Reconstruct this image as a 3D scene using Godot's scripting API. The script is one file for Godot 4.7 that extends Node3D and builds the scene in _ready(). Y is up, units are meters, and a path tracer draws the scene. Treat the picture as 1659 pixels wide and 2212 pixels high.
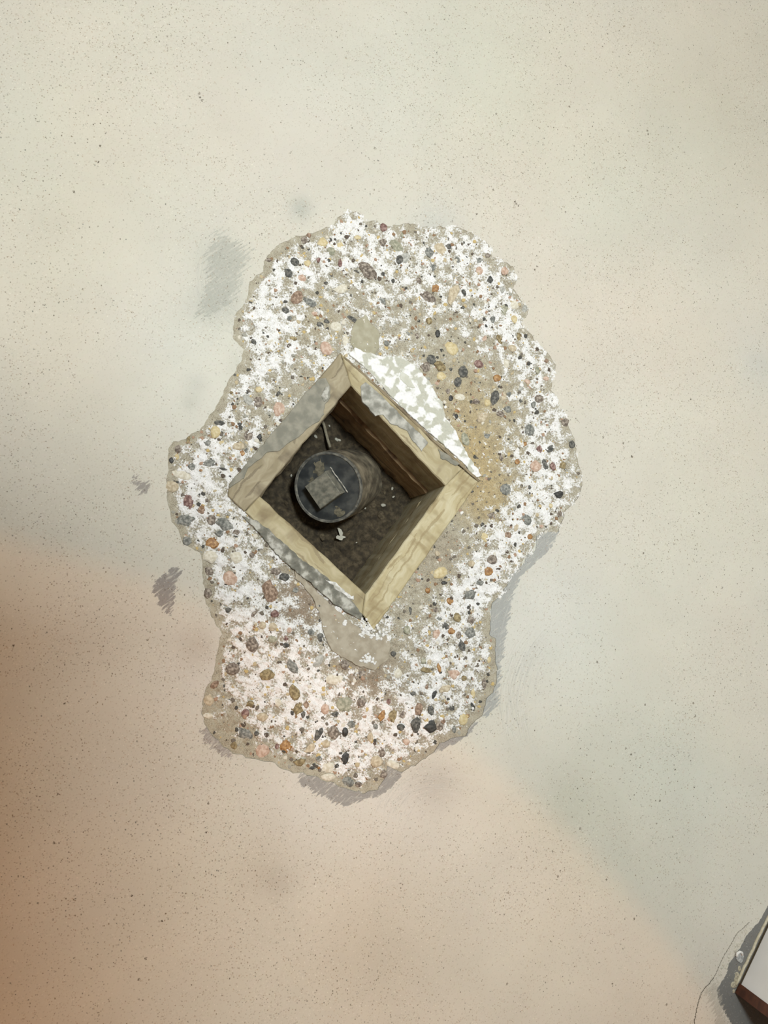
extends Node3D
# A square timber box set in a rough concrete patch of a ground floor, with a capped drain clean-out down inside it.

const FOCAL := 1703.0
const MID := Vector2(829.5, 1106.0)
const EYE := Vector3(0, 1.2, 0)
const PLUMB := Vector2(400, 1230)          # where the point straight below the lens lies in the photograph
var view := Basis()
var rng := RandomNumberGenerator.new()
var textures := {}

# ------------------------------------------------------------------ helpers
func set_view() -> void:
	var down := Vector3((PLUMB.x - MID.x) / FOCAL, -(PLUMB.y - MID.y) / FOCAL, -1).normalized()
	var y := -down
	var x := (Vector3.RIGHT - y * y.x).normalized()
	var z := x.cross(y)
	view = Basis(Vector3(x.x, y.x, z.x), Vector3(x.y, y.y, z.y), Vector3(x.z, y.z, z.z))

func ray(u: float, v: float) -> Vector3:
	return view * Vector3((u - MID.x) / FOCAL, -(v - MID.y) / FOCAL, -1)

func at(u: float, v: float, y := 0.0) -> Vector3:
	var d := ray(u, v)
	return EYE + d * ((y - EYE.y) / d.y)

func seen(p: Vector3) -> Vector2:
	var q := view.transposed() * (p - EYE)
	return Vector2(MID.x - FOCAL * q.x / q.z, MID.y + FOCAL * q.y / q.z)

func flat(p: Vector3) -> Vector2:
	return Vector2(p.x, p.z)

func tone(r: float, g: float, b: float) -> Color:      # measured colour under the lamp -> colour of the thing itself
	var c := Color(r / 255.0, g / 255.0, b / 255.0).srgb_to_linear()
	return Color(minf(c.r / 1.18, 0.88), minf(c.g / 1.22, 0.88), minf(c.b / 1.22, 0.88)).linear_to_srgb()

func numbered(parent: Node, called: String) -> String:
	var n := called
	var k := 0
	while parent.has_node(n):
		k += 1
		n = "%s_%03d" % [called, k]
	return n

var counts := {}
func obj(called: String, mesh: Mesh, mat: Material, parent: Node = self) -> MeshInstance3D:
	var o := MeshInstance3D.new()
	var key := "%d/%s" % [parent.get_instance_id(), called]
	var k: int = counts.get(key, 0)
	counts[key] = k + 1
	o.name = called if k == 0 else "%s_%03d" % [called, k]
	o.mesh = mesh
	o.material_override = mat
	parent.add_child(o, true)
	return o

func tag(o: Node, label: String, category: String, kind := "") -> void:
	if label:
		o.set_meta("label", label)
	if category:
		o.set_meta("category", category)
	if kind:
		o.set_meta("kind", kind)

func noise(freq: float, seed_: int, octaves := 4, type := FastNoiseLite.TYPE_SIMPLEX_SMOOTH) -> FastNoiseLite:
	var n := FastNoiseLite.new()
	n.noise_type = type
	n.frequency = freq
	n.seed = seed_
	n.fractal_octaves = octaves
	if octaves == 1:
		n.fractal_type = FastNoiseLite.FRACTAL_NONE
	return n

func plain(c: Color, rough := 0.85) -> StandardMaterial3D:
	var m := StandardMaterial3D.new()
	m.albedo_color = c
	m.roughness = rough
	return m

func mottled(a: Color, b: Color, scale: float, rough := 0.85, seed_ := 1, relief := 0.0, c := Color.TRANSPARENT, spread := 0.25) -> StandardMaterial3D:
	var g := Gradient.new()
	g.offsets = PackedFloat32Array([0.5 - spread, 0.5, 0.5 + spread])
	g.colors = PackedColorArray([a, a.lerp(b, 0.5) if c.a == 0.0 else c, b])
	var t := NoiseTexture2D.new()
	t.width = 256
	t.height = 256
	t.seamless = true
	t.noise = noise(0.02, seed_, 5)
	t.color_ramp = g
	var m := StandardMaterial3D.new()
	m.albedo_texture = t
	m.roughness = rough
	m.uv1_triplanar = true
	m.uv1_world_triplanar = true
	m.uv1_scale = Vector3.ONE * scale
	if relief > 0.0:
		var h := NoiseTexture2D.new()
		h.width = 256
		h.height = 256
		h.seamless = true
		h.noise = noise(0.03, seed_ + 7, 5)
		m.heightmap_enabled = true
		m.heightmap_texture = h
		m.heightmap_scale = relief
	return m

func quad(st: SurfaceTool, a: Vector3, b: Vector3, c: Vector3, d: Vector3) -> void:
	for p in [a, b, c, a, c, d]:
		st.add_vertex(p)

func commit(st: SurfaceTool, smooth := false) -> ArrayMesh:
	if smooth:
		st.index()
	st.generate_normals()
	return st.commit()

func box(lo: Vector3, hi: Vector3, bevel := 0.0) -> ArrayMesh:
	var o := PackedVector2Array([Vector2(lo.x, lo.z), Vector2(hi.x, lo.z), Vector2(hi.x, hi.z), Vector2(lo.x, hi.z)])
	return slab(o, hi.y, lo.y, bevel)

# a slab with a given outline (x, z), a chamfered top edge and upright sides; uv runs along the direction «grain»
func slab(outline: PackedVector2Array, top: float, bottom: float, chamfer := 0.0, grain := Vector2.RIGHT, cap_color := Color.WHITE, side_color := Color.WHITE, crown := 0.0) -> ArrayMesh:
	var o := outline
	if not Geometry2D.is_polygon_clockwise(o):
		o.reverse()
	var inner := o
	if chamfer > 0.0:
		var best := PackedVector2Array()
		var n0 := o.size()
		for i in n0:
			var e1 := (o[i] - o[(i + n0 - 1) % n0]).normalized()
			var e2 := (o[(i + 1) % n0] - o[i]).normalized()
			var nn := (e1.orthogonal() + e2.orthogonal())
			nn = nn.normalized() if nn.length() > 0.1 else e1.orthogonal()
			best.append(o[i] - nn * chamfer)
		var turned := PackedVector2Array()
		for i in n0:
			turned.append(o[i] * 2.0 - best[i])
		if area_of(turned) < area_of(best):
			best = turned
		inner = best
	var tri := Geometry2D.triangulate_polygon(inner)
	if tri.is_empty():
		inner = o
		tri = Geometry2D.triangulate_polygon(inner)
	var st := SurfaceTool.new()
	st.begin(Mesh.PRIMITIVE_TRIANGLES)
	var across := Vector2(-grain.y, grain.x)
	var put := func(p: Vector2, y: float, c: Color, drop: float):
		st.set_color(c)
		st.set_uv(Vector2(p.dot(across) + drop, p.dot(grain)) * 4.0)
		st.add_vertex(Vector3(p.x, y, p.y))
	var middle := Vector2()
	for p in inner:
		middle += p / inner.size()
	for i in range(0, tri.size(), 3):
		var a := inner[tri[i]]
		var b := inner[tri[i + 1]]
		var c := inner[tri[i + 2]]
		var turn := (b - a).cross(c - a) < 0.0
		for p in ([a, c, b] if turn else [a, b, c]):
			put.call(p, top, cap_color, 0.0)
	var n := o.size()
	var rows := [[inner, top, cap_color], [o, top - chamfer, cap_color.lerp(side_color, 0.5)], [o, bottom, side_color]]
	if chamfer <= 0.0:
		rows = [[o, top, side_color], [o, bottom, side_color]]
	st.set_smooth_group(-1)
	for k in rows.size() - 1:
		var r1 = rows[k]
		var r2 = rows[k + 1]
		for i in n:
			var j := (i + 1) % n
			var q := [[r1[0][i], r1[1], r1[2]], [r1[0][j], r1[1], r1[2]], [r2[0][j], r2[1], r2[2]], [r2[0][i], r2[1], r2[2]]]
			var order := [0, 1, 2, 0, 2, 3]
			var e: Vector2 = r2[0][j] - r2[0][i]
			var inside := Geometry2D.is_point_in_polygon((r2[0][i] + r2[0][j]) * 0.5 + e.orthogonal().normalized() * 0.0004, o)
			if inside:
				order = [0, 2, 1, 0, 3, 2]
			for id in order:
				put.call(q[id][0], q[id][1], q[id][2], top - q[id][1])
	st.generate_normals()
	return st.commit()

func area_of(o: PackedVector2Array) -> float:
	var sum := 0.0
	for i in o.size():
		sum += o[i].cross(o[(i + 1) % o.size()])
	return absf(sum)

func px(points: Array, y := 0.0, crop := [1.0, 0.0, 0.0]) -> PackedVector2Array:
	var out := PackedVector2Array()
	for i in range(0, points.size(), 2):
		out.append(flat(at(crop[1] + points[i] / crop[0], crop[2] + points[i + 1] / crop[0], y)))
	return out

# an outline with more points, each pushed about by fractal noise
func ragged(o: PackedVector2Array, step: float, push: float, seed_: int, freq := 60.0) -> PackedVector2Array:
	var n := noise(freq, seed_, 4)
	var out := PackedVector2Array()
	for i in o.size():
		var a := o[i]
		var b := o[(i + 1) % o.size()]
		var k := maxi(1, int(a.distance_to(b) / step))
		for j in k:
			var p := a.lerp(b, float(j) / k)
			out.append(p + Vector2(n.get_noise_2d(p.x, p.y), n.get_noise_2d(p.x + 9.0, p.y - 4.0)) * push)
	return out

func tube(points: Array, radius: float, sides := 8) -> ArrayMesh:
	var st := SurfaceTool.new()
	st.begin(Mesh.PRIMITIVE_TRIANGLES)
	var rings := []
	for i in points.size():
		var d: Vector3 = (points[mini(i + 1, points.size() - 1)] - points[maxi(i - 1, 0)]).normalized()
		var s := d.cross(Vector3(0.31, 0.8, 0.5)).normalized()
		var t := s.cross(d)
		var ring := []
		for k in sides:
			var a := TAU * k / sides
			ring.append(points[i] + (s * cos(a) + t * sin(a)) * radius)
		rings.append(ring)
	for i in points.size() - 1:
		for k in sides:
			var l := (k + 1) % sides
			quad(st, rings[i][k], rings[i + 1][k], rings[i + 1][l], rings[i][l])
	for e in [0, points.size() - 1]:
		for k in range(1, sides - 1):
			var f := [rings[e][0], rings[e][k], rings[e][k + 1]]
			if e != 0:
				f = [rings[e][0], rings[e][k + 1], rings[e][k]]
			for p in f:
				st.add_vertex(p)
	return commit(st, true)

# turned about the y axis from [radius, height] pairs, top first
func lathe(profile: Array, sides := 64) -> ArrayMesh:
	var st := SurfaceTool.new()
	st.begin(Mesh.PRIMITIVE_TRIANGLES)
	for i in profile.size() - 1:
		var a = profile[i]
		var b = profile[i + 1]
		st.set_smooth_group(i)
		for k in sides:
			var p := Vector2.from_angle(TAU * k / sides)
			var q := Vector2.from_angle(TAU * (k + 1) / sides)
			quad(st, Vector3(p.x * a[0], a[1], p.y * a[0]), Vector3(q.x * a[0], a[1], q.y * a[0]), Vector3(q.x * b[0], b[1], q.y * b[0]), Vector3(p.x * b[0], b[1], p.y * b[0]))
	st.generate_normals()
	return st.commit()

func blend(img: Image, x: int, y: int, c: Color, a: float) -> void:
	if x >= 0 and y >= 0 and x < img.get_width() and y < img.get_height():
		img.set_pixel(x, y, img.get_pixel(x, y).lerp(c, a))

# ------------------------------------------------------------------ the drawn outlines, in pixels of the photograph
const PATCH := [755, 455, 775, 460, 790, 478, 810, 478, 828, 487, 850, 490, 895, 482, 925, 492, 950, 490, 985, 492, 1015, 500, 1035, 515, 1060, 535, 1062, 555, 1085, 565, 1110, 575, 1115, 600, 1110, 625, 1130, 655, 1140, 670, 1128, 700, 1145, 720, 1165, 750, 1190, 770, 1200, 790, 1195, 815, 1190, 840, 1205, 870, 1222, 900, 1228, 925, 1240, 950, 1245, 985, 1255, 1010, 1258, 1040, 1250, 1075, 1225, 1100, 1215, 1130, 1205, 1150, 1175, 1148, 1160, 1160, 1155, 1185, 1130, 1215, 1105, 1240, 1090, 1275, 1065, 1305, 1058, 1340, 1058, 1365, 1070, 1385, 1072, 1420, 1075, 1460, 1068, 1490, 1050, 1515, 1045, 1540, 1020, 1565, 1005, 1590, 985, 1590, 950, 1605, 935, 1625, 900, 1650, 870, 1668, 838, 1658, 832, 1680, 815, 1705, 790, 1712, 755, 1708, 720, 1695, 690, 1680, 650, 1670, 610, 1660, 580, 1645, 545, 1640, 500, 1625, 475, 1605, 455, 1585, 440, 1560, 435, 1530, 440, 1500, 450, 1480, 462, 1455, 466, 1430, 470, 1400, 478, 1370, 468, 1350, 460, 1335, 450, 1310, 440, 1285, 440, 1250, 438, 1220, 430, 1195, 410, 1185, 395, 1170, 385, 1145, 375, 1130, 365, 1100, 360, 1060, 362, 1020, 360, 980, 375, 955, 400, 945, 425, 932, 450, 905, 470, 875, 485, 850, 490, 830, 500, 810, 510, 795, 522, 780, 525, 755, 505, 735, 503, 705, 515, 670, 535, 640, 540, 610, 565, 585, 580, 550, 610, 525, 645, 510, 680, 500, 715, 490, 730, 470]
const BOX_CROP := [2.5525, 450.0, 700.0]
const TIMBER := [                                        # outlines of the four upper timbers, in the close-up's pixels
	[728, 158, 787, 338, 283, 948, 200, 1035, 106, 950, 112, 885],
	[728, 158, 1400, 800, 1305, 893, 787, 338],
	[1305, 893, 1400, 800, 1490, 872, 910, 1690, 850, 1600, 868, 1490],
	[283, 948, 868, 1490, 850, 1600, 800, 1610, 200, 1035]]

var patch_outline := PackedVector2Array()
var box_outline := PackedVector2Array()

# ------------------------------------------------------------------ the ground concrete floor
func floor_texture(lo: Vector2, hi: Vector2) -> ImageTexture:
	var size := hi - lo
	var w := 2040
	var h := mini(2048, int(round(w * size.y / size.x)))
	# 1. broad tones on a coarse grid
	var gw := 208
	var gh := int(gw * size.y / size.x)
	var img := Image.create(gw, gh, false, Image.FORMAT_RGBA8)
	var n1 := noise(2.2, 11, 3)
	var n2 := noise(1.6, 23, 3)
	var n3 := noise(7.0, 31, 4)
	var base := tone(220, 216, 202)
	var blobs := [                                       # dusty, yellowish and greyish areas, plus some painted shade and light: u, v, radius, colour, strength
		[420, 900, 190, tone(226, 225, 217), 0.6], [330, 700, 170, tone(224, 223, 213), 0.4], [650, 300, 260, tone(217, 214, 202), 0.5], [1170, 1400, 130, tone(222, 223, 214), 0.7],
		[1180, 1300, 120, tone(222, 223, 214), 0.6], [650, 1730, 120, tone(224, 219, 210), 0.5], [900, 1740, 130, tone(226, 221, 212), 0.6], [800, 2060, 190, tone(203, 194, 176), 0.6], [1310, 1960, 80, tone(230, 222, 210), 0.7], [450, 1450, 90, tone(226, 220, 210), 0.6],  # brown blob at bottom centre paints shade, the pinkish one paints warm light
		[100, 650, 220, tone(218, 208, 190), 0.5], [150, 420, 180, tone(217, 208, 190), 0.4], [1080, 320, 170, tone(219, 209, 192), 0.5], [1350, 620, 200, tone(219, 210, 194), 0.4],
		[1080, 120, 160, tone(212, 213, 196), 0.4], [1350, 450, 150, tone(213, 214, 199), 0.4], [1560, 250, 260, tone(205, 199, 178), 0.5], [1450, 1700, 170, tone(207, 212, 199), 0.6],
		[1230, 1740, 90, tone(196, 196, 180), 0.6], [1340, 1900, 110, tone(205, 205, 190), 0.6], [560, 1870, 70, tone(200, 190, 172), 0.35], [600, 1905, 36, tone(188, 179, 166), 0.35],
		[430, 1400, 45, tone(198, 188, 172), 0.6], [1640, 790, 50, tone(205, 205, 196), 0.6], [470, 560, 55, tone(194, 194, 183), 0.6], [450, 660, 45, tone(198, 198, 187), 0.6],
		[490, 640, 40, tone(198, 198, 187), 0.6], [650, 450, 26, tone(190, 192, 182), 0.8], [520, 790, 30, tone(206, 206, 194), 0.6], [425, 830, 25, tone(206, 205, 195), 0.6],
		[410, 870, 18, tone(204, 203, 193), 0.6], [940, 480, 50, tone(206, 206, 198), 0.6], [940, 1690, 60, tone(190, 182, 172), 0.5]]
	for j in gh:
		for i in gw:
			var p := lo + size * Vector2((i + 0.5) / gw, (j + 0.5) / gh)
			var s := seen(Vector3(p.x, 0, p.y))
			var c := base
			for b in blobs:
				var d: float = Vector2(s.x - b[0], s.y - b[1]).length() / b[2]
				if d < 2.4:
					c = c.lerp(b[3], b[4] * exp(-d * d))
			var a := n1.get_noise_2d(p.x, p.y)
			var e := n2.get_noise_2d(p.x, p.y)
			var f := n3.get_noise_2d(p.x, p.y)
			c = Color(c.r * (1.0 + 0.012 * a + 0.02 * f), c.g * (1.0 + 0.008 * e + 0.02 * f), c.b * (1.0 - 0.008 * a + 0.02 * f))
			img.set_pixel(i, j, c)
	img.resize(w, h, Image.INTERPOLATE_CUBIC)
	var texel := func(u: float, v: float) -> Vector2:
		return (flat(at(u, v)) - lo) / size * Vector2(w, h)
	# 2. skin of grey concrete that the grinding disc did not reach: polygons with scratched edges
	var skin := [
		[[1163, 1150, 1207, 1148, 1195, 1178, 1160, 1212, 1128, 1240, 1108, 1280, 1097, 1340, 1088, 1400, 1080, 1450, 1077, 1520, 1050, 1548, 1035, 1540, 1050, 1480, 1050, 1400, 1040, 1330, 1090, 1220, 1140, 1160], tone(168, 170, 167), 6.0, 0.8],
		[[1030, 1556, 1015, 1585, 985, 1604, 945, 1624, 925, 1628, 930, 1600, 1000, 1570], tone(160, 157, 152), 6.0, 0.9],
		[[838, 1650, 872, 1665, 848, 1698, 826, 1716, 782, 1728, 742, 1741, 700, 1722, 648, 1692, 648, 1668, 690, 1670, 720, 1690, 800, 1690], tone(158, 155, 150), 5.0, 0.9],
		[[428, 1574, 450, 1572, 500, 1622, 500, 1642, 468, 1622, 448, 1606], tone(160, 154, 149), 6.0, 0.8],
		[[378, 1222, 391, 1232, 380, 1268, 372, 1298, 370, 1326, 357, 1324, 342, 1298, 331, 1280, 334, 1256, 355, 1240], tone(156, 151, 146), 7.0, 0.95],
		[[288, 1022, 300, 1040, 318, 1040, 322, 1055, 308, 1070, 299, 1060, 283, 1030], tone(160, 154, 148), 6.0, 0.85],
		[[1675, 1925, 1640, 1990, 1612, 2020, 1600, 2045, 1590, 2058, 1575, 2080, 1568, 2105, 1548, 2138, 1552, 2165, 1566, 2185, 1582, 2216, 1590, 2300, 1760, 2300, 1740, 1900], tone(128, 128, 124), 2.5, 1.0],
		[[1520, 2140, 1550, 2120, 1562, 2180, 1580, 2220, 1540, 2230, 1545, 2190], tone(190, 184, 170), 8.0, 0.6],
		[[448, 556, 470, 490, 500, 520, 545, 545, 520, 600, 500, 655, 440, 690, 428, 670, 446, 630], tone(180, 181, 171), 16.0, 0.6]]
	var rough := noise(0.11, 5, 3)
	var scratch := noise(0.5, 6, 2)
	for k in skin:
		var poly := PackedVector2Array()
		var a := Vector2.INF
		var b := -Vector2.INF
		for i in range(0, k[0].size(), 2):
			var t: Vector2 = texel.call(k[0][i], k[0][i + 1])
			poly.append(t)
			a = a.min(t)
			b = b.max(t)
		for y in range(maxi(0, int(a.y) - 6), mini(h, int(b.y) + 7)):
			for x in range(maxi(0, int(a.x) - 6), mini(w, int(b.x) + 7)):
				var q := Vector2(x, y)
				var jog: Vector2 = Vector2(0.77, -0.64) * rough.get_noise_2d((x * 0.77 - y * 0.64) * 0.12, (x * 0.64 + y * 0.77) * 1.6) * k[2] * 2.0 + Vector2(rough.get_noise_2d(x * 0.6, y * 0.6), rough.get_noise_2d(x * 0.6 + 50, y * 0.6)) * k[2] * 0.6
				if Geometry2D.is_point_in_polygon(q + jog, poly):
					var s := -1.0 if k[2] < 3.0 else scratch.get_noise_2d((x * 0.77 - y * 0.64) * 0.05, (x * 0.64 + y * 0.77) * 0.3)
					var rim := 1.0 if Geometry2D.is_point_in_polygon(q + jog * 2.5 + Vector2(2, -2), poly) else 0.62
					blend(img, x, y, k[1].lerp(Color(0.3, 0.3, 0.3), maxf(0.0, rough.get_noise_2d(x * 2.0, y * 2.0)) * 0.15), k[3] * clampf(rim - maxf(0.0, s - 0.3) * 1.6, 0.1, 1.0))
	# 3. arcs left by the grinding disc, beside the patch
	var pale := tone(232, 231, 224)
	var grey := tone(176, 176, 170)
	var arcs := [[1330, 1520, 225, 150, 215, pale], [1330, 1520, 222, 160, 205, grey], [960, 1800, 110, 190, 290, pale], [930, 1780, 90, 190, 280, grey], [760, 1900, 165, 215, 330, pale],
		[300, 820, 240, -35, 20, pale], [560, 1760, 140, 180, 330, pale], [1230, 1650, 150, 200, 280, pale], [360, 640, 110, 20, 100, pale], [1300, 1400, 190, 150, 215, pale], [560, 600, 110, 110, 200, grey], [370, 1500, 100, -60, 40, pale]]
	for k in arcs:
		for i in 120:
			var centre := Vector2(k[0] + rng.randfn(0, 14), k[1] + rng.randfn(0, 14))
			var r: float = k[2] + rng.randfn(0, 12)
			var t0 := rng.randf_range(k[3], k[4])
			var t1 := t0 + rng.randf_range(6, 26)
			var strength := rng.randf_range(0.04, 0.2)
			for j in int(r * deg_to_rad(t1 - t0) / 0.8):
				var g := deg_to_rad(t0) + j * 0.8 / r
				var t: Vector2 = texel.call(centre.x + cos(g) * r, centre.y + sin(g) * r)
				blend(img, int(t.x), int(t.y), k[5], strength)
	# 4. sand grains in the ground face: thousands of pale and dark specks, then open pits
	var dense := noise(4.0, 77, 3)
	var specks := [tone(120, 100, 78), tone(140, 122, 98), tone(96, 82, 66), tone(158, 148, 130), tone(170, 140, 112), tone(112, 110, 100), tone(176, 150, 126)]
	for i in 150000:                                       # faint mottling of the cement paste
		var x := rng.randi() % w
		var y := rng.randi() % h
		var c: Color = tone(242, 238, 226) if i % 2 else specks[i % 7]
		var k := rng.randf_range(0.06, 0.2)
		blend(img, x, y, c, k)
		blend(img, x + 1, y, c, k * 0.7)
		blend(img, x, y + 1, c, k * 0.7)
	for i in 70000:                                        # sand grains
		var x := rng.randi() % w
		var y := rng.randi() % h
		var p := lo + size * Vector2(float(x) / w, float(y) / h)
		if rng.randf() > 0.5 + 0.9 * dense.get_noise_2d(p.x, p.y) + sandy(p):
			continue
		var c: Color = tone(248, 244, 230) if i % 3 == 0 else specks[i % 7]
		var k := rng.randf_range(0.25, 0.72)
		blend(img, x, y, c, k)
		blend(img, x + 1, y, c, k * (0.2 + 0.6 * (i % 2)))
		blend(img, x, y + 1, c, k * (0.8 - 0.6 * (i % 2)))
		if i % 4 == 0:
			blend(img, x + 1, y + 1, c, k * 0.6)
			blend(img, x - 1, y, c, k * 0.3)
	for i in 6500:                                         # darker grains and small open pits
		var x := rng.randi() % w
		var y := rng.randi() % h
		var p := lo + size * Vector2(float(x) / w, float(y) / h)
		if rng.randf() > 0.4 + 1.0 * dense.get_noise_2d(p.x + 5.0, p.y) + sandy(p):
			continue
		var c: Color = [tone(70, 60, 48), tone(92, 84, 70), tone(110, 92, 66), tone(84, 86, 80)][i % 4]
		var k := rng.randf_range(0.35, 0.85)
		blend(img, x, y, c, k)
		blend(img, x + 1, y, c, k * 0.6)
		blend(img, x, y + 1, c, k * 0.8)
		blend(img, x + 1, y + 1, c, k * 0.4)
		if i % 5 == 0:
			blend(img, x + 1, y + 1, c, k * 0.7)
			blend(img, x, y + 2, c, k * 0.6)
			blend(img, x + 1, y + 2, c, k * 0.4)
	var pits := [430, 203, 432, 210, 436, 217, 810, 320, 1115, 440, 1222, 458, 1112, 436, 1065, 410, 1346, 957, 1364, 986, 1030, 462, 1120, 444, 1072, 246, 1230, 230, 1398, 282, 1400, 290, 216, 315, 213, 350, 160, 415, 1370, 1985, 1310, 1900, 1205, 1893, 1253, 1790, 1210, 1882, 1394, 1522, 1352, 1617, 1497, 1519, 1502, 1547, 1363, 1630, 1458, 1663, 1500, 1700, 117, 1820, 285, 1935, 28, 1395, 140, 1520, 125, 1715, 315, 2072, 300, 2115, 350, 1990, 1290, 1430, 1303, 945, 1365, 985, 1510, 1108, 1160, 575, 1155, 583, 1390, 1195, 1492, 862, 1425, 1730, 1560, 1270, 1440, 2170, 1095, 2125, 1323, 2125, 450, 1735, 445, 1798]
	for i in range(0, pits.size(), 2):
		var t: Vector2 = texel.call(pits[i], pits[i + 1])
		for j in 16:
			blend(img, int(t.x + rng.randfn(0, 1.0)), int(t.y + rng.randfn(0, 1.2)), tone(66, 56, 44), 0.6)
	# 5. the crack that runs along the wall, with its broken lip
	var crack := [1497, 2240, 1500, 2205, 1504, 2182, 1508, 2165, 1515, 2145, 1524, 2132, 1533, 2124, 1541, 2112, 1550, 2095, 1557, 2078, 1566, 2060, 1578, 2042, 1586, 2026, 1592, 2016, 1602, 2008, 1618, 1992]
	for i in range(0, crack.size() - 2, 2):
		var a: Vector2 = texel.call(crack[i], crack[i + 1])
		var b: Vector2 = texel.call(crack[i + 2], crack[i + 3])
		var m := int(a.distance_to(b) * 2.0)
		for j in m:
			var p := a.lerp(b, float(j) / m) + Vector2(rough.get_noise_2d(i * 30 + j, 5), rough.get_noise_2d(5, i * 30 + j)) * 1.8
			var deep := 0.8 if i < 14 else 0.4
			blend(img, int(p.x), int(p.y), tone(70, 66, 56), deep)
			blend(img, int(p.x) + 1, int(p.y), tone(90, 84, 72), deep * 0.45)
			if i >= 8 and j % 3 == 0:
				var away := rng.randf_range(2, 9)
				blend(img, int(p.x + away), int(p.y + away * 0.4), tone(206, 202, 186), 0.5)
				blend(img, int(p.x + away) + 1, int(p.y + away * 0.4), tone(150, 146, 134), 0.4)
	return ImageTexture.create_from_image(img)

# how much sand the grinding laid bare: more at the lower left and upper right, less where dust lies round the patch
func sandy(p: Vector2) -> float:
	var s := seen(Vector3(p.x, 0, p.y))
	var k := 0.0
	for z in [[250, 1750, 480, 0.4], [700, 2000, 350, 0.2], [1150, 300, 260, 0.25], [1350, 800, 230, 0.15], [120, 700, 220, 0.2], [420, 850, 170, -0.4], [1200, 1450, 170, -0.4], [750, 1760, 170, -0.35], [600, 300, 250, -0.15], [1500, 2050, 200, -0.25], [350, 620, 150, -0.3]]:
		var d: float = Vector2(s.x - z[0], s.y - z[1]).length() / z[2]
		if d < 2.0:
			k += z[3] * exp(-d * d)
	return k

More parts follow.
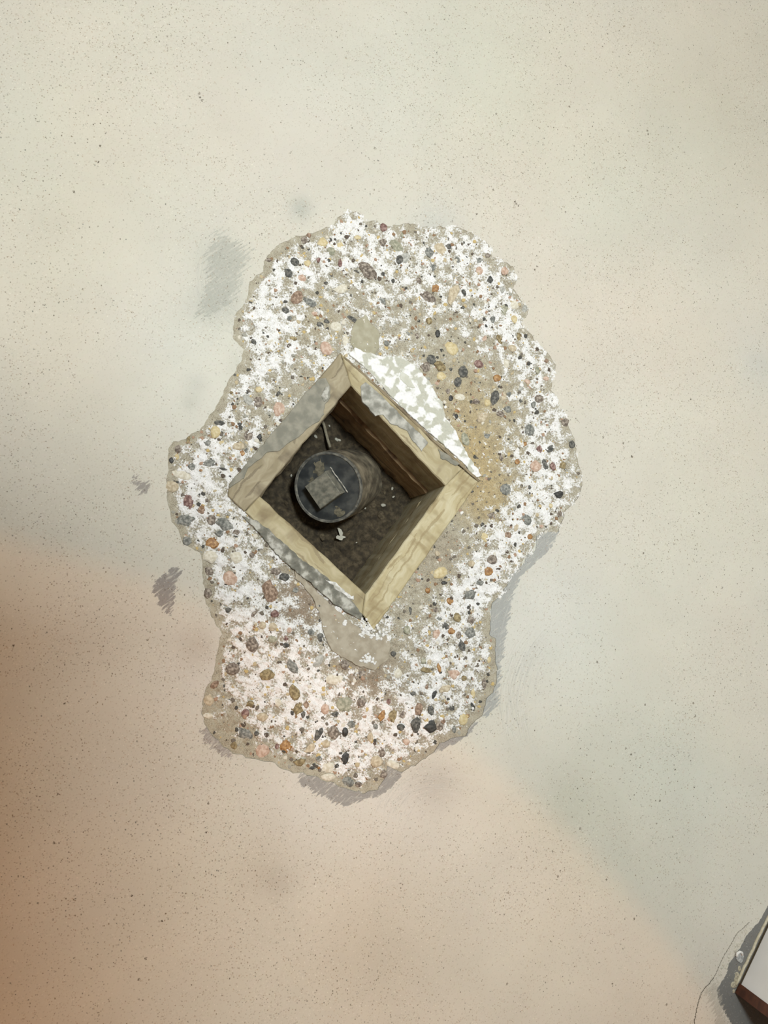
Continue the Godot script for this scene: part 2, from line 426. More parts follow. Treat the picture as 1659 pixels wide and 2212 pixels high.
func make_floor() -> void:
	var lo := Vector2.INF
	var hi := -Vector2.INF
	for c in [Vector2(0, 0), Vector2(1659, 0), Vector2(1659, 2212), Vector2(0, 2212)]:
		lo = lo.min(flat(at(c.x, c.y)))
		hi = hi.max(flat(at(c.x, c.y)))
	lo -= Vector2(0.1, 0.1)
	hi += Vector2(0.1, 0.1)
	# the ground face, with the outline of the rough patch cut out of it: two halves that meet along the patch's middle
	var o := patch_outline
	if not Geometry2D.is_polygon_clockwise(o):
		o.reverse()
	var first := 0
	var last := 0
	for i in o.size():
		if o[i].x < o[first].x:
			first = i
		if o[i].x > o[last].x:
			last = i
	var upper := PackedVector2Array()
	var lower := PackedVector2Array()
	var i := first
	while i != last:
		upper.append(o[i])
		i = (i + 1) % o.size()
	upper.append(o[last])
	while i != first:
		lower.append(o[i])
		i = (i + 1) % o.size()
	lower.append(o[first])
	if upper[upper.size() / 2].y > lower[lower.size() / 2].y:
		var swap := upper
		upper = lower
		lower = swap
	var seam_lo := minf(upper[0].y, upper[upper.size() - 1].y) - 0.01
	var seam_hi := maxf(upper[0].y, upper[upper.size() - 1].y) + 0.01
	var mesh := ArrayMesh.new()
	for half in [[upper, lo.y, lo, Vector2(hi.x, seam_hi)], [lower, hi.y, Vector2(lo.x, seam_lo), hi]]:
		var st := SurfaceTool.new()
		st.begin(Mesh.PRIMITIVE_TRIANGLES)
		var a_: Vector2 = half[2]
		var b_: Vector2 = half[3]
		var edge: PackedVector2Array = half[0].duplicate()
		if edge[0].x > edge[edge.size() - 1].x:
			edge.reverse()
		var poly := edge.duplicate()
		poly.append(Vector2(hi.x, poly[poly.size() - 1].y))
		poly.append(Vector2(hi.x, half[1]))
		poly.append(Vector2(lo.x, half[1]))
		poly.append(Vector2(lo.x, poly[0].y))
		var tri := Geometry2D.triangulate_polygon(poly)
		for k in range(0, tri.size(), 3):
			var a := poly[tri[k]]
			var b := poly[tri[k + 1]]
			var c := poly[tri[k + 2]]
			for p in ([a, c, b] if (b - a).cross(c - a) < 0.0 else [a, b, c]):
				st.set_uv((p - a_) / (b_ - a_))
				st.set_normal(Vector3.UP)
				st.add_vertex(Vector3(p.x, 0, p.y))
		for k in edge.size() - 1:                         # the broken edge down into the patch
			var a := edge[k]
			var b := edge[k + 1]
			var inward := (b - a).orthogonal().normalized()
			if not Geometry2D.is_point_in_polygon((a + b) * 0.5 + inward * 0.0005, o):
				inward = -inward
			for q in [[a, 0.0], [b, 0.0], [b, -0.02], [a, 0.0], [b, -0.02], [a, -0.02]]:
				st.set_uv((q[0] - a_) / (b_ - a_))
				st.set_normal(Vector3(inward.x, 0, inward.y))
				st.add_vertex(Vector3(q[0].x, q[1], q[0].y))
		st.commit(mesh)
		var m := StandardMaterial3D.new()
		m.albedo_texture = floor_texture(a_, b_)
		m.roughness = 0.75
		m.metallic_specular = 0.3
		mesh.surface_set_material(mesh.get_surface_count() - 1, m)
	var ground := obj("floor", mesh, null)
	tag(ground, "pale ground concrete floor with fine sand speckles around the rough patch", "floor", "structure")
	# crumbs along the broken lip beside the wall
	var bits := [pebble_mesh(71, 0.3), pebble_mesh(72, 0.25)]
	var bit_mat := mottled(tone(186, 182, 166), tone(226, 222, 208), 40.0, 0.9, 73)
	for kk in 46:
		var f := rng.randf()
		var p := at(lerpf(1528, 1612, f) + rng.randf_range(0, 13), lerpf(2140, 2000, f) + rng.randf_range(-4, 8))
		var d := rng.randf_range(0.0018, 0.0045)
		obj("concrete_crumb", bits[kk % 2], bit_mat, ground).transform = Transform3D(Basis(Vector3.UP, rng.randf() * TAU) * Basis.from_scale(Vector3(d * 1.3, d * 0.6, d)), p)
	# the rest of the slab, out to the walls
	var far := mottled(tone(217, 212, 197), tone(223, 219, 206), 1.6, 0.75, 4)
	var ring := SurfaceTool.new()
	ring.begin(Mesh.PRIMITIVE_TRIANGLES)
	var e := 2.6
	for r in [[-e, -e, e, lo.y], [-e, hi.y, e, e], [-e, lo.y, lo.x, hi.y], [hi.x, lo.y, e, hi.y]]:
		quad(ring, Vector3(r[0], 0, r[1]), Vector3(r[2], 0, r[1]), Vector3(r[2], 0, r[3]), Vector3(r[0], 0, r[3]))
	ring.generate_normals()
	obj("outer_slab", ring.commit(), far, ground)

# ------------------------------------------------------------------ the rough patch
var field_lo := Vector2()
var field_hi := Vector2()
var inside_by: Image                                     # distance in from the outline, metres
var crust: PackedByteArray
var crust_w := 0
var crust_h := 0

func depth_in(p: Vector2) -> float:
	var q := (p - field_lo) / (field_hi - field_lo) * Vector2(inside_by.get_width(), inside_by.get_height())
	return inside_by.get_pixel(clampi(int(q.x), 0, inside_by.get_width() - 1), clampi(int(q.y), 0, inside_by.get_height() - 1)).r

func crust_at(p: Vector2) -> float:
	var q := (p - field_lo) / (field_hi - field_lo) * Vector2(crust_w, crust_h)
	return crust[clampi(int(q.y), 0, crust_h - 1) * crust_w + clampi(int(q.x), 0, crust_w - 1)] / 255.0

var lumps := noise(70.0, 3, 3)
var grains := noise(420.0, 8, 2)

func patch_height(p: Vector2) -> float:
	var d := depth_in(p)
	if d < -0.004:
		return lerpf(-0.0012, -0.014, smoothstep(-0.006, -0.01, d))
	var rise := smoothstep(0.0, 0.02, d)
	return lerpf(-0.001, -0.003, rise) + (lumps.get_noise_2d(p.x, p.y) * 0.0028 + grains.get_noise_2d(p.x, p.y) * 0.0011) * rise + crust_at(p) * 0.0013

func make_patch() -> MeshInstance3D:
	field_lo = Vector2.INF
	field_hi = -Vector2.INF
	for p in patch_outline:
		field_lo = field_lo.min(p)
		field_hi = field_hi.max(p)
	field_lo -= Vector2(0.016, 0.016)
	field_hi += Vector2(0.016, 0.016)
	var size := field_hi - field_lo
	# distance field on a coarse grid
	var smooth_outline := px(PATCH)
	var cw := 120
	var ch := int(cw * size.y / size.x)
	inside_by = Image.create(cw, ch, false, Image.FORMAT_RF)
	for j in ch:
		for i in cw:
			var p := field_lo + size * Vector2((i + 0.5) / cw, (j + 0.5) / ch)
			var best := 1.0
			for k in smooth_outline.size():
				var q := Geometry2D.get_closest_point_to_segment(p, smooth_outline[k], smooth_outline[(k + 1) % smooth_outline.size()])
				best = minf(best, p.distance_squared_to(q))
			best = sqrt(best)
			inside_by.set_pixel(i, j, Color(best if Geometry2D.is_point_in_polygon(p, smooth_outline) else -best, 0, 0))
	# where the white residue lies thick, and where the mortar is bare: u, v, radius, amount; the last number tints the mortar
	var zones := [
		[690, 690, 60, -0.55], [760, 650, 40, -0.2], [850, 680, 60, -0.3], [950, 740, 70, -0.5], [1000, 830, 80, -0.65], [960, 800, 50, -0.4], [1040, 900, 75, -0.6], [1020, 990, 70, -0.75], [1060, 1050, 60, -0.7],
		[990, 1110, 60, -0.8], [950, 1180, 55, -0.9], [920, 1250, 50, -0.85], [880, 1310, 45, -0.6], [880, 1380, 40, -0.4], [625, 850, 55, -0.45], [560, 900, 45, -0.3], [660, 820, 35, -0.5], [660, 1290, 45, -0.5], [630, 1240, 40, -0.3],
		[790, 1460, 55, -0.6], [720, 1430, 35, -0.5], [850, 1430, 35, -0.5], [500, 1590, 50, -0.9], [450, 1520, 35, -0.8], [560, 1640, 45, -0.8], [650, 1655, 40, -0.6], [730, 1690, 40, -0.5], [455, 1450, 22, -0.5],
		[1050, 1500, 30, -0.5], [1000, 1570, 30, -0.4], [400, 960, 30, -0.5], [375, 1050, 18, -0.4], [520, 770, 25, -0.5], [540, 620, 18, -0.5], [390, 1160, 22, -0.5], [470, 860, 20, -0.4],
		[580, 670, 60, 0.5], [560, 780, 40, 0.4], [760, 490, 40, 0.5], [600, 560, 35, 0.3], [700, 560, 60, 0.15], [880, 590, 60, 0.2], [1010, 530, 45, 0.45], [1070, 630, 50, 0.3], [1090, 700, 40, 0.4], [1150, 760, 40, 0.4],
		[1180, 870, 40, 0.35], [1150, 960, 40, 0.4], [1170, 1060, 55, 0.5], [1120, 1110, 40, 0.4], [1100, 1170, 45, 0.45], [1050, 1250, 55, 0.6], [1000, 1310, 45, 0.5], [960, 1400, 60, 0.3], [850, 1570, 80, 0.4],
		[700, 1500, 80, 0.3], [620, 1480, 70, 0.35], [560, 1580, 60, 0.25], [700, 1600, 60, 0.35], [760, 1660, 40, 0.3], [560, 1330, 55, 0.4], [500, 1230, 60, 0.35], [420, 1080, 45, 0.45], [470, 960, 50, 0.4], [430, 1010, 40, 0.4],
		[610, 760, 60, 0.3], [820, 560, 50, 0.2], [480, 1130, 50, 0.25], [960, 1490, 60, 0.2], [540, 1420, 60, 0.25]]
	var bias := Image.create(cw, ch, false, Image.FORMAT_RF)
	var yellow := Image.create(cw, ch, false, Image.FORMAT_RF)
	var warm := [[1020, 990, 90, 1.0], [1010, 870, 80, 0.5], [1060, 1090, 60, 0.8], [660, 1290, 60, -1.0], [790, 1460, 70, -0.8], [950, 1190, 70, -0.25], [620, 1350, 80, -0.5], [500, 1590, 60, 0.1], [900, 1600, 150, -0.3], [690, 690, 50, 0.2]]
	for j in ch:
		for i in cw:
			var p := field_lo + size * Vector2((i + 0.5) / cw, (j + 0.5) / ch)
			var s := seen(Vector3(p.x, 0, p.y))
			var b := 0.18
			for z in zones:
				var d: float = Vector2(s.x - z[0], s.y - z[1]).length() / z[2]
				if d < 2.2:
					b += z[3] * exp(-d * d)
			b -= 1.1 * (1.0 - smoothstep(0.002, 0.017, depth_in(p))) * (1.0 if s.x < 700 or s.y > 1300 else 0.35)
			bias.set_pixel(i, j, Color(b, 0, 0))
			var yel := 0.0
			for z in warm:
				var d: float = Vector2(s.x - z[0], s.y - z[1]).length() / z[2]
				if d < 2.2:
					yel += z[3] * exp(-d * d)
			yellow.set_pixel(i, j, Color(yel, 0, 0))
	# fine maps
	crust_w = int(2030.0 * size.x / size.y)
	crust_h = int(crust_w * size.y / size.x)
	bias.resize(crust_w, crust_h, Image.INTERPOLATE_BILINEAR)
	yellow.resize(crust_w, crust_h, Image.INTERPOLATE_BILINEAR)
	inside_by.resize(cw * 4, ch * 4, Image.INTERPOLATE_CUBIC)
	var b_data := bias.get_data().to_float32_array()
	var y_data := yellow.get_data().to_float32_array()
	var coarse := noise(0.02, 41, 5).get_image(crust_w, crust_h, false, false, true).get_data()
	var fine := noise(0.12, 42, 4).get_image(crust_w, crust_h, false, false, true).get_data()
	var sand := noise(0.38, 43, 2).get_image(crust_w, crust_h, false, false, true).get_data()
	var cell := noise(0.045, 44, 2, FastNoiseLite.TYPE_CELLULAR).get_image(crust_w, crust_h, false, false, true).get_data()
	var total := crust_w * crust_h
	crust = PackedByteArray()
	crust.resize(total)
	var rgb_ := PackedByteArray()
	rgb_.resize(total * 3)
	var relief := PackedByteArray()
	relief.resize(total)
	var mortar := tone(190, 183, 162)
	var mortar_dark := tone(126, 116, 98)
	var mortar_warm := tone(196, 176, 132)
	var mortar_cool := tone(160, 142, 122)
	var veil := tone(214, 212, 202)
	var white := tone(253, 253, 252)
	var white_dim := tone(206, 205, 198)
	for k in total:
		var c := coarse[k] / 255.0 - 0.5
		var f := fine[k] / 255.0 - 0.5
		var s := sand[k] / 255.0
		var e := cell[k] / 255.0
		var t: float = b_data[k] + c * 2.3 + f * 1.5 + (e - 0.5) * 0.35
		var cover := clampf(t * 4.0, 0.0, 1.0)
		var y := y_data[k]
		var m := mortar.lerp(mortar_warm, clampf(y, 0.0, 1.0)) if y > 0.0 else mortar.lerp(mortar_cool, clampf(-y, 0.0, 1.0))
		m = m.lerp(mortar_dark, clampf((0.46 - s) * 3.0 + (0.4 - e) * 0.9 - f * 0.8 - c * 0.8, 0.0, 0.95))
		m = m.lerp(veil, clampf((t + 0.5) * 0.8, 0.0, 0.6))
		m = m.lerp(white_dim, clampf((s - 0.6) * 2.5, 0.0, 0.7))
		var wc := white.lerp(white_dim, clampf((0.5 - s) * 2.6 + (0.4 - e) * 1.2 - f * 0.8, 0.0, 1.0))
		if s < 0.3 and t < 0.8:
			wc = mortar
		var out := m.lerp(wc, cover)
		rgb_[k * 3] = int(out.r * 255.0)
		rgb_[k * 3 + 1] = int(out.g * 255.0)
		rgb_[k * 3 + 2] = int(out.b * 255.0)
		crust[k] = int(cover * 255.0)
		relief[k] = int(clampf(cover * 0.45 + s * 0.3 + e * 0.25 + f * 0.15, 0.0, 1.0) * 255.0)
	var mat := StandardMaterial3D.new()
	mat.albedo_texture = ImageTexture.create_from_image(Image.create_from_data(crust_w, crust_h, false, Image.FORMAT_RGB8, rgb_))
	mat.roughness = 0.9
	mat.metallic_specular = 0.3
	mat.heightmap_enabled = true
	mat.heightmap_texture = ImageTexture.create_from_image(Image.create_from_data(crust_w, crust_h, false, Image.FORMAT_L8, relief))
	mat.heightmap_scale = 0.12
	# the surface itself
	var step := 0.0018
	var nx := int(size.x / step)
	var nz := int(size.y / step)
	var verts := PackedVector3Array()
	var uvs := PackedVector2Array()
	var keep := PackedByteArray()
	for j in nz + 1:
		for i in nx + 1:
			var p := field_lo + size * Vector2(float(i) / nx, float(j) / nz)
			verts.append(Vector3(p.x, patch_height(p), p.y))
			uvs.append((p - field_lo) / size)
			keep.append(1 if depth_in(p) > -0.011 and not Geometry2D.is_point_in_polygon(p, box_outline) else 0)
	var index := PackedInt32Array()
	for j in nz:
		for i in nx:
			var a := j * (nx + 1) + i
			var b := a + nx + 1
			if keep[a] and keep[a + 1] and keep[b] and keep[b + 1]:
				index.append_array([a, a + 1, b + 1, a, b + 1, b])
	var normals := PackedVector3Array()
	normals.resize(verts.size())
	for j in nz + 1:
		for i in nx + 1:
			var a := j * (nx + 1) + i
			var l := verts[a - 1] if i > 0 else verts[a]
			var r := verts[a + 1] if i < nx else verts[a]
			var u := verts[a - nx - 1] if j > 0 else verts[a]
			var d := verts[a + nx + 1] if j < nz else verts[a]
			normals[a] = (d - u).cross(r - l).normalized()
	var arrays := []
	arrays.resize(Mesh.ARRAY_MAX)
	arrays[Mesh.ARRAY_VERTEX] = verts
	arrays[Mesh.ARRAY_NORMAL] = normals
	arrays[Mesh.ARRAY_TEX_UV] = uvs
	arrays[Mesh.ARRAY_INDEX] = index
	var mesh := ArrayMesh.new()
	mesh.add_surface_from_arrays(Mesh.PRIMITIVE_TRIANGLES, arrays)
	var patch := obj("concrete_patch", mesh, mat)
	tag(patch, "rough broken concrete patch with bedded pebbles and white residue around the timber box", "concrete patch", "thing")
	return patch

# a pebble bedded in the mortar: an uneven flat dome of about forty triangles, 1 m across
func pebble_mesh(seed_: int, angular: float) -> ArrayMesh:
	var r := RandomNumberGenerator.new()
	r.seed = seed_
	var n := 9
	var rings := []
	var swell := []
	for k in n:
		swell.append(1.0 + r.randf_range(-angular, angular))
	for ring in [[0.5, -0.35], [0.5, 0.08], [0.36, 0.27]]:
		var pts := []
		for k in n:
			var a := TAU * k / n
			pts.append(Vector3(cos(a) * ring[0] * swell[k], ring[1] + r.randf_range(-0.03, 0.03), sin(a) * ring[0] * swell[k]))
		rings.append(pts)
	var st := SurfaceTool.new()
	st.begin(Mesh.PRIMITIVE_TRIANGLES)
	st.set_smooth_group(0 if angular < 0.2 else -1)
	for k in n:
		var l := (k + 1) % n
		quad(st, rings[1][k], rings[1][l], rings[0][l], rings[0][k])
		quad(st, rings[2][k], rings[2][l], rings[1][l], rings[1][k])
		for p in [Vector3(0, 0.34, 0), rings[2][l], rings[2][k]]:
			st.add_vertex(p)
	st.generate_normals()
	return st.commit()

const CLOSE_UPS := {
	2: [3.318, 500.0, 420.0, [
		[980, 545, 130, 90, 40, "umber"], [455, 480, 60, 50, 20, "dark"], [410, 560, 55, 55, 60, "dark"], [655, 342, 60, 65, 0, "ochre"], [780, 362, 50, 65, 0, "ochre"], [905, 305, 45, 25, 0, "ochre"],
		[715, 405, 55, 55, 0, "olive"], [1420, 410, 65, 60, 0, "slate"], [1205, 465, 45, 60, 20, "dark"], [1245, 455, 70, 60, 0, "grey"], [1445, 510, 60, 70, 0, "slate"], [1090, 565, 35, 28, 0, "dark"],
		[470, 735, 70, 90, 30, "brown"], [510, 595, 60, 45, 0, "pink"], [555, 290, 28, 35, 0, "brown"], [525, 325, 45, 50, 30, "umber"], [1090, 345, 50, 45, 0, "umber"], [1185, 365, 85, 70, 30, "olive"],
		[1225, 290, 20, 35, 0, "olive"], [1470, 670, 60, 55, -20, "rust"], [1415, 735, 100, 75, 30, "umber"], [1590, 720, 60, 130, 20, "tan"], [1420, 905, 48, 42, 10, "moss"], [1480, 995, 32, 48, 0, "black"],
		[1275, 990, 75, 45, 10, "slate"], [1335, 1010, 35, 35, 0, "umber"], [1185, 910, 45, 22, 15, "grey"], [1580, 1100, 90, 75, 40, "ochre"], [1435, 1180, 65, 60, 30, "dark"], [1500, 1230, 75, 65, 35, "moss"],
		[870, 890, 80, 30, 25, "dark"], [640, 930, 45, 40, 20, "dark"], [685, 908, 40, 26, 20, "dark"], [390, 828, 50, 40, 15, "dark"], [565, 775, 90, 45, 30, "slate"], [160, 1055, 40, 32, 50, "dark"],
		[265, 468, 34, 28, 0, "umber"], [680, 1105, 70, 90, -30, "pink"], [600, 850, 40, 35, 0, "pink"], [750, 945, 70, 60, 0, "cream"], [820, 1040, 40, 80, 0, "cream"], [1090, 235, 45, 50, -20, "maroon"],
		[780, 490, 25, 50, 0, "maroon"], [625, 468, 28, 28, 0, "maroon"], [1085, 760, 55, 30, 45, "slate"], [860, 718, 24, 18, 20, "dark"], [680, 632, 26, 18, 0, "dark"], [545, 490, 40, 40, 0, "ochre"],
		[1560, 370, 35, 40, 30, "dark"], [1500, 390, 90, 80, 0, "tan"], [790, 680, 90, 50, -20, "cream"], [900, 548, 36, 14, 25, "dark"]]],
	3: [4.1475, 900.0, 450.0, [
		[565, 460, 65, 45, 0, "slate"], [640, 420, 45, 40, 0, "umber"], [565, 555, 60, 75, 30, "pink"], [790, 560, 60, 60, 0, "pink"], [660, 640, 45, 60, 0, "dark"], [770, 725, 38, 60, 10, "grey"],
		[790, 905, 75, 80, 0, "olive"], [685, 995, 45, 55, 0, "slate"], [880, 990, 55, 65, -30, "ochre"], [880, 860, 75, 70, 0, "cream"], [970, 895, 45, 60, 20, "grey"], [745, 1170, 40, 90, -25, "moss"],
		[920, 1145, 55, 60, 0, "moss"], [860, 1250, 70, 60, 0, "tan"], [805, 1390, 50, 75, 0, "cream"], [560, 1390, 80, 60, 20, "maroon"], [725, 1520, 70, 60, 0, "rust"], [420, 1460, 80, 90, 0, "dark"],
		[370, 1555, 60, 80, 20, "dark"], [225, 1500, 80, 70, 0, "ochre"], [85, 1420, 75, 90, 30, "umber"], [310, 1697, 42, 55, 0, "black"], [535, 1730, 65, 50, 0, "umber"], [640, 1740, 55, 60, 0, "ochre"],
		[705, 1690, 70, 130, 20, "dark"], [835, 1665, 40, 40, 0, "slate"], [820, 1800, 60, 60, 30, "slate"], [785, 1680, 50, 70, 0, "tan"], [1100, 1705, 80, 65, 0, "umber"], [1165, 1365, 40, 35, 30, "brown"],
		[1160, 1525, 45, 35, 0, "pink"], [1000, 1550, 55, 40, 20, "pink"], [1085, 1450, 40, 55, 0, "olive"], [940, 1725, 30, 40, 0, "dark"], [390, 1690, 90, 55, 0, "cream"], [1050, 1760, 40, 50, 0, "slate"],
		[365, 1815, 50, 30, 10, "rust"], [285, 1640, 35, 45, 0, "umber"], [360, 1860, 35, 35, 0, "black"], [620, 1850, 45, 45, 0, "tan"], [425, 750, 30, 55, -30, "dark"], [310, 1440, 30, 25, 0, "dark"]]],
	4: [4.424, 330.0, 800.0, [
		[1005, 300, 95, 90, 20, "umber"], [910, 280, 70, 120, -35, "grey"], [1210, 370, 110, 130, 0, "pink"], [635, 500, 90, 50, 0, "dark"], [830, 515, 45, 35, -20, "black"], [835, 550, 55, 35, 20, "dark"],
		[600, 590, 90, 110, 0, "ochre"], [915, 625, 110, 85, 20, "umber"], [1020, 635, 40, 50, 20, "black"], [670, 688, 70, 35, 0, "ochre"], [525, 695, 60, 45, 0, "slate"], [820, 725, 110, 70, -10, "tan"],
		[855, 790, 45, 45, 0, "rust"], [540, 885, 115, 75, -10, "slate"], [375, 925, 62, 62, 0, "slate"], [178, 860, 42, 48, 0, "black"], [243, 750, 60, 60, 0, "umber"], [340, 660, 28, 70, 15, "moss"],
		[230, 825, 40, 55, 0, "ochre"], [665, 940, 90, 20, 10, "dark"], [460, 955, 26, 24, 0, "rust"], [270, 1000, 160, 70, 15, "cream"], [340, 1250, 75, 140, -10, "maroon"], [510, 1240, 50, 45, 0, "umber"],
		[465, 1340, 60, 80, 0, "brown"], [315, 1430, 140, 110, -10, "slate"], [560, 1430, 65, 90, 20, "umber"], [690, 1470, 140, 110, 25, "slate"], [800, 1545, 55, 50, 0, "umber"], [570, 1650, 115, 95, 0, "rust"],
		[640, 1560, 70, 50, 0, "slate"], [325, 1630, 75, 85, 20, "slate"], [945, 1765, 50, 45, 0, "umber"], [540, 1920, 70, 90, -30, "umber"], [740, 1990, 140, 130, 20, "pink"], [525, 2130, 80, 90, -20, "umber"],
		[1180, 1920, 80, 70, 0, "umber"], [1110, 2090, 120, 140, 0, "brown"], [1260, 1975, 80, 80, 0, "dark"], [1370, 2100, 60, 60, 0, "slate"], [1205, 215, 36, 30, 0, "dark"], [785, 42, 22, 24, 0, "dark"],
		[685, 212, 20, 24, 0, "black"], [750, 210, 40, 25, -20, "moss"], [1015, 180, 60, 50, 0, "ochre"], [895, 765, 25, 40, 0, "slate"], [940, 750, 35, 45, 0, "ochre"], [180, 1110, 130, 100, 0, "tan"],
		[550, 1780, 110, 120, 0, "cream"], [800, 1790, 120, 90, 20, "cream"]]],
	5: [4.1475, 400.0, 1250.0, [
		[205, 135, 75, 95, -30, "umber"], [215, 300, 35, 35, 0, "brown"], [385, 285, 45, 40, 20, "dark"], [605, 325, 115, 35, -40, "umber"], [805, 315, 70, 55, 0, "maroon"], [785, 430, 70, 65, 0, "tan"],
		[605, 595, 110, 110, 0, "umber"], [785, 545, 75, 55, 0, "olive"], [905, 535, 40, 38, 0, "maroon"], [905, 600, 65, 40, 0, "dark"], [425, 810, 105, 95, 0, "umber"], [735, 860, 120, 80, 0, "moss"],
		[965, 790, 80, 120, -30, "slate"], [1195, 740, 75, 120, 30, "grey"], [1130, 480, 60, 50, 30, "slate"], [1215, 525, 50, 75, 0, "dark"], [265, 950, 85, 50, -35, "brown"], [980, 1020, 80, 120, -20, "moss"],
		[215, 1090, 90, 80, 0, "tan"], [205, 1230, 75, 50, 5, "cream"], [540, 1210, 58, 65, 0, "maroon"], [585, 1125, 55, 60, 0, "moss"], [1010, 1170, 85, 110, 20, "moss"], [1085, 1130, 45, 60, 0, "brown"],
		[1255, 1170, 60, 80, 0, "pink"], [1060, 1220, 30, 60, 15, "dark"], [1430, 1130, 120, 150, -20, "olive"], [1580, 1110, 75, 80, 0, "umber"], [535, 1395, 150, 85, 30, "slate"], [640, 1390, 40, 36, 0, "dark"],
		[440, 1500, 62, 55, 0, "moss"], [695, 1550, 120, 115, 0, "pink"], [815, 1510, 55, 55, 0, "maroon"], [905, 1505, 98, 95, 0, "rust"], [490, 1580, 85, 55, 0, "umber"], [615, 1640, 48, 52, 0, "umber"],
		[1125, 1525, 100, 55, -35, "tan"], [1195, 1400, 55, 100, 25, "dark"], [1335, 1380, 100, 100, 0, "umber"], [1435, 1375, 50, 75, 0, "black"], [1435, 1620, 65, 90, 0, "black"], [1490, 1310, 65, 55, 20, "slate"],
		[1200, 1615, 50, 40, 0, "slate"], [1030, 1650, 90, 50, 0, "moss"], [1200, 1697, 24, 22, 0, "rust"], [1140, 1700, 50, 28, 0, "dark"], [1455, 1820, 95, 60, 20, "slate"], [1555, 1845, 55, 40, 0, "umber"],
		[1265, 1480, 65, 60, 0, "tan"], [1280, 1700, 110, 80, 0, "cream"], [1280, 1780, 110, 60, 0, "cream"], [1340, 905, 160, 90, 0, "cream"], [1430, 770, 70, 80, 0, "umber"], [690, 1240, 90, 70, 0, "tan"],
		[830, 1110, 60, 70, 0, "cream"], [1350, 1220, 60, 40, 0, "dark"], [770, 130, 110, 140, 0, "brown"], [990, 100, 60, 50, 20, "slate"], [620, 435, 35, 45, 0, "rust"], [690, 420, 60, 60, 0, "tan"]]],
	6: [3.318, 750.0, 1250.0, [
		[455, 235, 28, 60, 0, "dark"], [705, 345, 45, 60, -20, "dark"], [885, 390, 65, 75, 20, "slate"], [890, 300, 45, 60, 0, "umber"], [640, 405, 45, 65, 20, "pink"], [750, 375, 50, 40, 0, "rust"],
		[800, 405, 35, 45, 0, "umber"], [825, 480, 50, 70, -20, "dark"], [550, 590, 35, 40, 0, "olive"], [565, 655, 75, 35, 10, "moss"], [590, 605, 28, 50, 20, "tan"], [660, 640, 25, 55, -15, "rust"],
		[770, 690, 80, 60, 15, "pink"], [840, 715, 40, 35, 0, "moss"], [1022, 582, 30, 45, 0, "ochre"], [985, 755, 32, 60, 0, "umber"], [905, 825, 32, 55, 0, "ochre"], [625, 835, 28, 55, 20, "black"],
		[475, 830, 40, 35, 0, "dark"], [570, 780, 30, 55, 30, "brown"], [705, 790, 75, 50, -20, "tan"], [905, 925, 35, 60, -20, "black"], [755, 930, 40, 35, 0, "dark"], [515, 935, 55, 80, 10, "brown"],
		[605, 945, 45, 70, -15, "dark"], [405, 980, 55, 55, 0, "umber"], [330, 990, 55, 75, 0, "moss"], [250, 985, 40, 75, 20, "rust"], [105, 890, 55, 65, 0, "umber"], [833, 1010, 60, 70, 0, "ochre"],
		[495, 1055, 65, 90, 0, "dark"], [600, 1065, 75, 85, 20, "black"], [665, 1058, 50, 60, 0, "umber"], [385, 1065, 50, 45, 0, "dark"], [205, 1060, 35, 50, -20, "slate"], [30, 1055, 60, 50, 0, "dark"],
		[365, 680, 60, 60, 0, "cream"], [115, 685, 60, 50, 0, "umber"], [170, 1140, 45, 55, 0, "tan"], [250, 1250, 55, 55, 0, "umber"], [210, 1310, 75, 70, 0, "tan"], [330, 1335, 90, 50, 20, "cream"],
		[265, 1405, 45, 55, 0, "umber"], [85, 1475, 45, 35, 0, "umber"], [20, 1465, 50, 50, 0, "slate"], [770, 1085, 30, 45, 0, "slate"], [690, 1020, 28, 45, 0, "brown"], [300, 885, 30, 40, 20, "maroon"],
		[425, 1170, 45, 45, 0, "pink"], [640, 235, 60, 55, 0, "umber"], [430, 370, 40, 55, 0, "olive"], [665, 290, 50, 40, 0, "slate"], [790, 280, 45, 60, -20, "moss"], [335, 540, 35, 40, 0, "dark"]]],
	7: [4.1475, 900.0, 850.0, [
		[590, 215, 80, 90, 20, "tan"], [755, 180, 60, 60, 0, "umber"], [1015, 325, 85, 90, 0, "slate"], [635, 380, 60, 40, 0, "slate"], [1395, 455, 55, 60, 0, "dark"], [1335, 260, 70, 60, 0, "umber"],
		[1200, 495, 90, 60, -30, "dark"], [1105, 500, 55, 60, 0, "maroon"], [975, 455, 45, 40, 0, "rust"], [1070, 650, 95, 85, -10, "pink"], [1155, 635, 45, 90, -20, "dark"], [1225, 650, 45, 70, -20, "maroon"],
		[1310, 630, 60, 90, -20, "moss"], [905, 610, 45, 40, 0, "rust"], [800, 860, 90, 90, 0, "slate"], [1278, 908, 78, 55, 0, "black"], [1205, 1005, 32, 40, 0, "ochre"], [1285, 1080, 40, 50, 0, "umber"],
		[675, 1100, 70, 65, 30, "umber"], [990, 1130, 70, 90, -30, "slate"], [615, 1290, 60, 90, -30, "ochre"], [820, 1270, 65, 50, 0, "brown"], [1018, 1283, 45, 42, 0, "rust"], [680, 1490, 80, 75, 0, "umber"],
		[650, 1595, 80, 75, 10, "rust"], [575, 1695, 60, 50, 0, "slate"], [485, 1800, 85, 90, -20, "slate"], [215, 1610, 120, 85, -25, "ochre"], [255, 1697, 55, 32, 0, "black"], [105, 1765, 45, 50, 0, "rust"],
		[300, 1860, 60, 60, 0, "rust"], [170, 1950, 70, 65, 0, "umber"], [220, 2025, 60, 55, 0, "slate"], [500, 1950, 50, 45, 0, "tan"], [1015, 840, 30, 35, 0, "dark"], [895, 1205, 40, 55, 30, "tan"],
